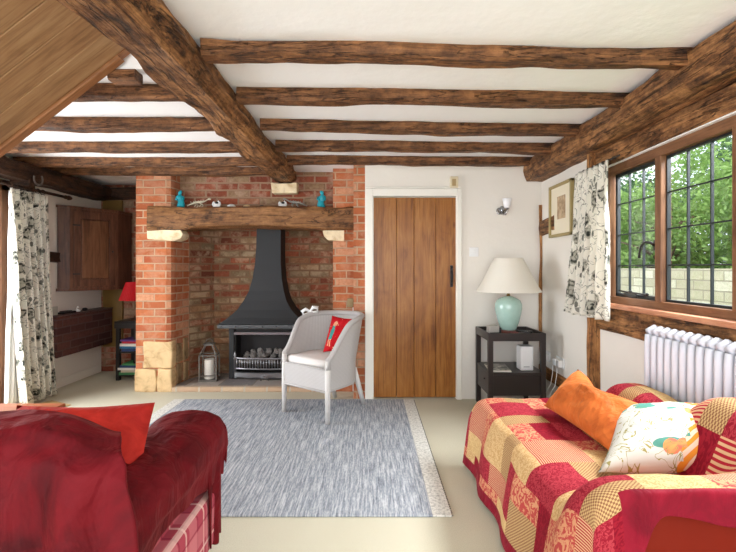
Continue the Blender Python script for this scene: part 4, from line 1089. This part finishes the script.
# patch layout
G = .0275
def patches(nu, nv, seed=3):
    rr = random.Random(seed); S = 4; gu, gv = nu // S + 2, nv // S + 2
    own = [[-1] * gu for _ in range(gv)]; mats = []; last = None
    for j in range(gv):
        for i in range(gu):
            if own[j][i] >= 0: continue
            wv, hv = rr.choice([(2, 1), (1, 2), (2, 2), (1, 1), (2, 1), (2, 2), (1, 2)])
            nb_ = {mats[own[a][c]] for a, c in ((j - 1, i), (j, i - 1), (j - 1, i + 1)) if 0 <= a < gv and 0 <= c < gu and own[a][c] >= 0}
            ch_ = [m for m in [0, 0, 0, 0, 1, 1, 2, 2, 3, 4, 4, 4, 5, 6] if m not in nb_] or [0]
            idn = len(mats); mats.append(rr.choice(ch_))
            for a in range(j, min(gv, j + hv)):
                for c in range(i, min(gu, i + wv)):
                    if own[a][c] < 0: own[a][c] = idn
    return lambda i, j: mats[own[j // S][i // S]]
def quilt():
    uL, uR = -.40, (XR - XL) + .06; vN, vF = -.385, (YF - YN) + .36
    nu = int((uR - uL) / G); nv = int((vF - vN) / G)
    pt_ = patches(nu, nv, 11)
    b = B(); 
    def f(a, c):
        u = uL + a * nu * G; v = vN + c * nv * G
        x = XL + max(0, min(XR - XL, u)); y = YN + max(0, min(YF - YN, v))
        du = max(0, -u) + max(0, u - (XR - XL)); dn = max(0, -v); df = max(0, v - (YF - YN)); dv_ = dn + df
        # hem on the near side lies higher towards the wall
        if dn > 0: dn *= (1.0 - .80 * smoothstep(.69, .84, x)) * (1 + .2 * math.sin(x * 13 + .6)) ; dv_ = dn
        drop = (du ** 2.2 + dv_ ** 2.2) ** (1 / 2.2)
        z = SZ(x, y) - drop * .98
        ef = min(1, drop / .1)
        wob = .016 * math.sin(v * 15 + 1.2 * math.sin(u * 5)) * ef * (1 if du > dv_ else 0) + .014 * math.sin(u * 19) * ef * (1 if dv_ > du else 0)
        if u < 0: x -= (.010 + .05 * min(1, du / .4)) * ef + wob * (du / (drop + 1e-6))
        if u > XR - XL: x += .0
        if v < 0: y -= .02 * ef + wob * .4
        if df > 0: y += (.01 + .06 * df) * ef + wob * .8
        z += .012 * noise.noise(Vector((x * 7, y * 7, 2))) * (1 - ef) + .006 * noise.noise(Vector((x * 20, y * 20, 5)))
        z = max(z, .012 + .006 * noise.noise(Vector((x * 30, y * 30, 1))))
        return Vector((x, y, z)), (u, v)
    g, fs = sheet(b, f, nu, nv)
    for i, j, fc in fs:
        m = pt_(i, j)
        if i < 2 or j >= nv - 2: m = 7
        if vN + j * G < -.01 and uL + i * G > .05: m = 7
        fc.material_index = m
    # relax the creases
    inner = [v for v in b.verts if not v.is_boundary and v.co.y > 1.2]
    for _ in range(2): bmesh.ops.smooth_vert(b, verts=inner, factor=.5, use_axis_x=True, use_axis_y=True, use_axis_z=True)
    for v in b.verts: v.co.z = max(v.co.z, .012)
    o = obj('patchwork_throw', b, M_quilt, smooth=True, keepn=False); subd(o, 1); solid(o, .008, 0)
    tag(o, 'red and gold patchwork throw spread over the sofa below the window', 'throw')
quilt()
# cushions on the sofa
pillow4('cushion', 'plain orange velvet cushion on the patchwork sofa', (.94, 2.33, .485), (.985, 1.70, .475), (1.20, 1.80, .63), (1.15, 2.38, .67), .16, [M_orange], 2, dent=.06)
def floralcush():
    t = NT('leafy_cotton'); uv = t.coords('UV')
    nz = t.noise(uv, 9, 2, .5, 2.0)
    c = srgb(200, 199, 190)
    vo = t.voronoi(t.coords('UV', (7, 17, 1), (0, 0, .7)), 1); s = t.n.new('ShaderNodeSeparateColor'); t.l.new(vo.outputs['Color'], s.inputs[0])
    m = t.math('MULTIPLY', t.math('LESS_THAN', vo.outputs['Distance'], .42), t.math('GREATER_THAN', s.outputs[0], .35))
    c = t.mix(m, c, srgb(84, 140, 126))
    vo = t.voronoi(uv, 11); s = t.n.new('ShaderNodeSeparateColor'); t.l.new(vo.outputs['Color'], s.inputs[0])
    m = t.math('MULTIPLY', t.math('LESS_THAN', vo.outputs['Distance'], .36), t.math('GREATER_THAN', s.outputs[1], .5))
    c = t.mix(m, c, t.ramp(nz, [(.4, srgb(216, 110, 88)), (.55, srgb(222, 156, 90))]))
    br = t.math('LESS_THAN', t.math('ABSOLUTE', t.math('SUBTRACT', nz, .46)), .012)
    c = t.mix(br, c, srgb(150, 140, 84)); return t.out(c, .85, spec=.15)
def stripecush():
    t = NT('orange_stripe_cotton'); uv = t.coords('UV', (1, 1, 1), (0, 0, .9))
    w_ = t.n.new('ShaderNodeTexWave'); w_.inputs['Scale'].default_value = 9; w_.inputs['Distortion'].default_value = 1.2; w_.inputs['Detail'].default_value = 0; t.l.new(uv, w_.inputs[0])
    c = t.ramp(w_.outputs['Fac'], [(.0, srgb(222, 142, 48)), (.45, srgb(218, 132, 52)), (.6, srgb(222, 200, 178)), (.9, srgb(224, 190, 166))]); return t.out(c, .85, spec=.15)
pillow4('cushion', 'cushion with leaf print and orange stripes on the patchwork sofa', (.86, 1.62, .46), (1.405, 1.54, .49), (1.385, 1.78, .67), (1.10, 1.93, .60), .17, [floralcush(), stripecush()], 4, matf=lambda u, v, s: 1 if (u > .50 + .34 * v) else 0)

# ------------------------------------------------------------------ left sofa (seen from behind)
ls = thing('sofa', 'pink tartan sofa seen from behind at the lower left', 'sofa', (-1.5, 1.4, 0))
LX, LY = -1.5, 1.4
def lbox(name, x0, x1, y0, y1, z0, z1, bev, m=M_tartan):
    b = B(); box(b, x0 - LX, x1 - LX, y0 - LY, y1 - LY, z0, z1, bev, 4); return obj(name, b, m, ls)
lbox('sofa_base', -2.35, -.655, 1.02, 1.88, .06, .30, .03)
lbox('seat_cushion', -2.12, -.89, 1.22, 1.86, .302, .45, .05)
def rollarm(x0, sgn):
    b = B(); secs = []
    for y in [1.10, 1.12, 1.3, 1.6, 1.86, 1.89]:
        s = .9 if y in (1.10, 1.89) else 1.0; pts = []
        pf_ = [(-.115, .06), (-.115, .38), (-.125, .46), (-.12, .52), (-.08, .565), (-.02, .585), (.05, .58), (.105, .55), (.13, .50), (.115, .44), (.075, .40), (.075, .06)]
        for px, pz in pf_: pts.append((x0 + sgn * px * s - LX, y - LY, .3 + (pz - .3) * s))
        secs.append(pts)
    loft(b, secs); return obj('arm', b, M_tartan, ls, smooth=False)
rollarm(-.79, 1); rollarm(-2.24, -1)
b = B(); secs = []
for x in [-2.37, -2.33, -2.1, -1.5, -.98, -.80, -.74]:
    s = .90 if x in (-2.37, -.74) else (.965 if x == -.80 else 1)
    secs.append([(x - LX, y - LY, z * (s if z > .5 else 1)) for y, z in [(1.02, .06), (.985, .5), (.965, .77), (.985, .81), (1.02, .832), (1.09, .825), (1.13, .78), (1.17, .6), (1.19, .3), (1.19, .06)]])
loft(b, secs); obj('sofa_back', b, M_tartan, ls, smooth=False)
for sx in (-2.3, -.72):
    for sy in (1.05, 1.82):
        b = B(); tube(b, [(sx - LX, sy - LY, 0), (sx - LX, sy - LY, .07)], [.02, .028], 12); obj('foot', b, M_black, ls)

# red velvet throw: one piece over the back, one lap over the arm
def throw():
    b = B()
    # back section: s runs from front of back, over, and down behind (towards camera)
    prof = [(1.215, .72), (1.195, .77), (1.165, .825), (1.11, .872), (1.05, .882), (.985, .868), (.945, .82), (.94, .72), (.935, .55), (.93, .40), (.93, .28)]
    def interp(s):
        f = s * (len(prof) - 1); i = min(int(f), len(prof) - 2); f -= i
        return prof[i][0] * (1 - f) + prof[i + 1][0] * f, prof[i][1] * (1 - f) + prof[i + 1][1] * f
    def fb(u, v):
        y, z = interp(v)
        xe = -.70 + .21 * smoothstep(0, .85, v); x = -2.3 + (xe + 2.3) * u
        k = smoothstep(.45, .62, v)
        # folds fall from the ridge
        fold = (.034 * math.sin(x * 19 + 2.2 * math.sin(x * 5 + v * 3)) + .014 * math.sin(x * 41 + v * 9)) * k * (.5 + noise.noise(Vector((x * 3, v * 2, 8))))
        fold += .035 * noise.noise(Vector((x * 7 + v * 6, v * 4 - x * 3, 3))) * k
        y += -abs(fold) - .006 + .004 * noise.noise(Vector((x * 12, v * 9, 1)))
        z += .012 * noise.noise(Vector((x * 7, v * 6, 7)))
        # the right-hand end wraps down and round
        rd = smoothstep(-.22, 0, x - xe)
        z -= .012 + .05 * rd ** 2; y += .02 * rd ** 2 * k
        return Vector((x, y, z)), (x, v)
    sheet(b, fb, 124, 60)
    # arm section: across the arm (u) and along it (v, near to far)
    pa = [(-.965, .445), (-.955, .51), (-.92, .56), (-.87, .585), (-.80, .595), (-.73, .588), (-.675, .565), (-.645, .52), (-.645, .46), (-.66, .42), (-.665, .36)]
    def fa(u, v):
        f = u * (len(pa) - 1); i = min(int(f), len(pa) - 2); f -= i
        x = pa[i][0] * (1 - f) + pa[i + 1][0] * f; z = pa[i][1] * (1 - f) + pa[i + 1][1] * f
        y = 1.13 + .80 * v
        r = math.hypot((u - .25) * 1.4, (v - .28) * 1.0)
        ring = .020 * math.sin(r * 44) * math.exp(-((r - .16) / .16) ** 2)
        nx_, nz_ = (x + .78), (z - .45); l = math.hypot(nx_, nz_) + 1e-6
        d = ring + .012 * noise.noise(Vector((u * 5, v * 7, 3))) + .006
        d += .008 * math.sin((u * 2.3 + v * 3) * 9) * smoothstep(.3, 0, v)
        x += nx_ / l * d; z += nz_ / l * d
        if u > .8: z += .05 * math.sin(v * 5.0) * (u - .8) * 3 
        if v > .97: z -= .02; 
        return Vector((x, y, z)), (u, v)
    sheet(b, fa, 60, 60)
    # tail hanging off the front corner of the arm
    def ft(u, v):
        y = 1.72 + .20 * u * (1 - .25 * v) + .02 * v; x = -.645 - .01 * smoothstep(0, .35, v) + .010 * math.sin(u * 11 + v * 1.5) * smoothstep(0, .3, v)
        z = .52 - .43 * v - .03 * u + (.012 * math.sin(u * 9) if v > .95 else 0)
        return Vector((x, y, z)), (u, v)
    sheet(b, ft, 24, 30)
    def fe(u, v):   # end cap fold over the front of the arm
        f = u * (len(pa) - 1); i = min(int(f), len(pa) - 2); f -= i
        x = pa[i][0] * (1 - f) + pa[i + 1][0] * f; z = pa[i][1] * (1 - f) + pa[i + 1][1] * f
        return Vector((x + (-.78 - x) * .0, 1.925 + .012 * math.sin(v * PI), z - .16 * v * (1 if z > .5 else .3))), (u, v)
    sheet(b, fe, 40, 8)
    o = obj('velvet_throw', b, M_velvet, smooth=True); subd(o, 1); solid(o, .006)
    tag(o, 'deep crimson velvet throw draped over back and arm of the tartan sofa', 'throw')
throw()
pillow('cushion', 'coral red plush cushion behind the velvet covered sofa back', .46, .34, .12, [M_redplush], (-.98, 1.44, .597), (math.radians(72), math.radians(0), math.radians(4)), 8, pinch=.07)

# ------------------------------------------------------------------ rug, mat, chest
rg = thing('rug', 'large grey woven rug with cream ends on the carpet', 'rug', (-.71, 3.06, 0))
b = B(); box(b, -1.01, 1.02, -.94, .94, .001, .011, .003, 2); obj('rug_field', b, M_rug, rg)
for x0, x1 in ((-1.11, -1.01), (1.02, 1.115)):
    b = B(); box(b, x0, x1, -.94, .94, .001, .0105, .003, 2); obj('rug_border', b, M_rugend, rg)
b = B()
for k in range(94): 
    for s in (1,):
        tube(b, [(1.113, -.93 + k * .02, .006), (1.122, -.93 + k * .02 + R.uniform(-.004, .004), .004)], .0025, 4)
o = obj('rug_edging', b, plain('dark_edging', srgb(110, 110, 112), .9), rg); o['kind'] = 'stuff'
b = B(); box(b, -.15, .15, -.28, .28, 0, .008, .002); o = obj('doormat', b, plain('jute', srgb(190, 164, 118), .95, 0, .6, 120), loc=(-2.93, 3.66, .001), rot=(0, 0, -.45)); tag(o, 'tan doormat on the carpet below the long curtain', 'doormat')
cb = thing('wooden_chest', 'low reddish wooden box top beside the sofa at the left edge', 'chest', (-2.30, 2.60, 0))
b = B(); box(b, -.45, .32, -.14, .20, .325, .350, .006, 2); obj('lid', b, M_chest, cb)
b = B(); box(b, -.42, .30, -.12, .18, 0, .323, .004); obj('box_body', b, M_chest, cb)

# ------------------------------------------------------------------ outside
g_ = B(); box(g_, 1.70, 30, -12, 40, -.4, -.3); o = obj('garden_ground', g_, plain('lawn', srgb(96, 128, 60), .9, var=.3)); struct(o)
g_ = B(); box(g_, -30, -3.41, -12, 40, -.4, -.3); o = obj('garden_ground', g_, plain('paving', srgb(190, 184, 170), .9, var=.1)); struct(o)
g_ = B(); box(g_, -3.4, 1.86, -14, -2.21, -.14, -.04); o = obj('terrace_ground', g_, plain('pale_paving', srgb(206, 198, 184), .9, var=.1)); struct(o)
gw = B(); box(gw, 5.0, 5.25, 2, 16, -.35, 1.22, .01)
o = obj('garden_wall', gw, brick('coursed_stone', srgb(150, 142, 122), srgb(186, 178, 156), srgb(160, 152, 134), [srgb(172, 164, 140), srgb(196, 190, 172)], srgb(148, 150, 116), bw=.38, bh=.15, ms=.012, patchamt=.35), uv=True); tag(o, 'pale coursed stone garden wall outside the leaded window', 'garden wall')
def leafmat(name, c1, c2):
    t = NT(name); v = t.coords('Object'); n = t.noise(v, 3, 3); c = t.mix(n, c1, c2)
    t.out(c, .5); tl = t.n.new('ShaderNodeBsdfTranslucent'); t.l.new(c, tl.inputs[0]); mx = t.n.new('ShaderNodeMixShader'); mx.inputs[0].default_value = .45
    t.l.new(t.b.outputs[0], mx.inputs[1]); t.l.new(tl.outputs[0], mx.inputs[2]); t.l.new(mx.outputs[0], t.n['Material Output'].inputs[0]); return t.m
LM = [leafmat('bright_leaves', srgb(104, 140, 66), srgb(158, 186, 112)), leafmat('mid_leaves', srgb(78, 108, 58), srgb(122, 148, 88)), leafmat('dark_leaves', srgb(60, 92, 56), srgb(96, 128, 84))]
M_bark = plain('bark', srgb(86, 72, 58), .9, 0, .8, 20)
def tree(x, y, h, r, n, m, label, seed, ls_=.055, name='garden_tree'):
    rr = random.Random(seed); t = thing(name, label, 'tree', (x, y, -.35), 0)
    b = B(); tube(b, [(0, 0, 0), (.05, .03, h * .3), (0, .05, h * .6), (.05, 0, h * .9)], [.13, .10, .07, .03], 10); 
    br = []
    for k in range(9):
        a = rr.uniform(0, 2 * PI); z = h * rr.uniform(.35, .75); e = Vector((math.cos(a) * r * .8, math.sin(a) * r * .8, z + r * rr.uniform(.1, .6))); br.append(e)
        tube(b, [(0, .04, z), Vector((0, 0, z)).lerp(e, .5) + Vector((0, 0, .1)), e], [.05, .03, .012], 6)
    obj('trunk', b, M_bark, t, smooth=True)
    cl = [Vector((rr.uniform(-r, r) * .8, rr.uniform(-r, r) * .8, h * rr.uniform(.35, 1.0))) for _ in range(26)]
    b = B()
    for k in range(n):
        c = rr.choice(cl); d = Vector((rr.gauss(0, 1), rr.gauss(0, 1), rr.gauss(0, .8))) * r * .19; p = c + d
        s = ls_ * rr.uniform(.7, 1.3); q = Matrix.Rotation(rr.uniform(0, 2 * PI), 3, Vector((rr.gauss(0, 1), rr.gauss(0, 1), rr.gauss(0, 1))).normalized())
        vs = [b.verts.new(p + q @ Vector(w_) * s) for w_ in ((-1, 0, 0), (0, -.5, .12), (1, 0, 0), (0, .5, .12))]
        b.faces.new((vs[0], vs[1], vs[2])); b.faces.new((vs[0], vs[2], vs[3]))
    obj('foliage', b, m, t, keepn=True)
tree(6.6, 7.0, 3.6, 1.3, 9000, LM[0], 'bright green leafy tree filling the right hand window light', 1)
tree(6.4, 9.2, 3.2, 1.2, 8000, LM[0], 'bright leafy tree seen between the window mullion and casement', 2)
tree(8.5, 8.8, 4.6, 1.6, 8000, LM[2], 'dark grey green tree in the gap behind the nearer trees', 3, .065)
tree(8.0, 11.8, 3.4, 1.5, 8000, LM[1], 'mid green tree seen through the left casement', 4, .06)
tree(10.5, 15.5, 5.5, 2.0, 7000, LM[2], 'tall distant tree at the left edge of the window view', 5, .08)
tree(7.2, 12.6, 3.6, 1.3, 8000, LM[0], 'bright tree at the far left side of the leaded window view', 7, .06)
tree(10.5, 10.5, 4.2, 2.0, 8000, LM[1], 'broad mid green tree far behind the garden wall', 6, .08)

# ------------------------------------------------------------------ light
W = bpy.data.worlds.new('sky'); SC.world = W; W.use_nodes = True; wt = W.node_tree
bg = wt.nodes['Background']
tc = wt.nodes.new('ShaderNodeTexCoord'); nz = wt.nodes.new('ShaderNodeTexNoise'); nz.inputs['Scale'].default_value = 3; nz.inputs['Detail'].default_value = 4
rp = wt.nodes.new('ShaderNodeValToRGB'); rp.color_ramp.elements[0].position = .4; rp.color_ramp.elements[0].color = (.74, .86, 1, 1); rp.color_ramp.elements[1].position = .6; rp.color_ramp.elements[1].color = (.93, .97, 1, 1)
wt.links.new(tc.outputs['Generated'], nz.inputs['Vector']); wt.links.new(nz.outputs[0], rp.inputs[0]); wt.links.new(rp.outputs[0], bg.inputs[0])
bg.inputs['Strength'].default_value = 2.0
def area(name, loc, rot, sx, sy, e, col=(1, 1, 1)):
    l = bpy.data.lights.new(name, 'AREA'); l.shape = 'RECTANGLE'; l.size = sx; l.size_y = sy; l.energy = e; l.color = col
    o = bpy.data.objects.new(name, l); COL.objects.link(o); o.location = loc; o.rotation_euler = rot; return o
# daylight entering by the leaded window and the garden door; rear fill is added
area('window_daylight', (2.55, 1.95, 2.75), (0, math.radians(142 - 90 + 0), 0), .9, 2.4, 260, (.93, .97, 1))
sl = bpy.data.lights.new('sun', 'SUN'); sl.energy = 3.0; sl.angle = .03; sl.color = (1, .96, .9)
so = bpy.data.objects.new('sun', sl); COL.objects.link(so); so.rotation_euler = Vector((.28, .70, -.80)).to_track_quat('-Z', 'Y').to_euler()
area('garden_door_daylight', (-3.45, 2.75, 1.1), (0, -PI / 2, 0), 1.7, 1.8, 95, (.93, .97, 1))
area('rear_fill_light', (-.8, -2.1, 1.15), (PI / 2, 0, 0), 4.2, 2.0, 75, (.93, .965, 1))  # added lamp fills the room from its open side behind the camera

vs_ = SC.view_settings
vs_.view_transform = 'Standard'; vs_.look = 'None'; vs_.gamma = 1; vs_.exposure = 0.45; vs_.use_curve_mapping = False
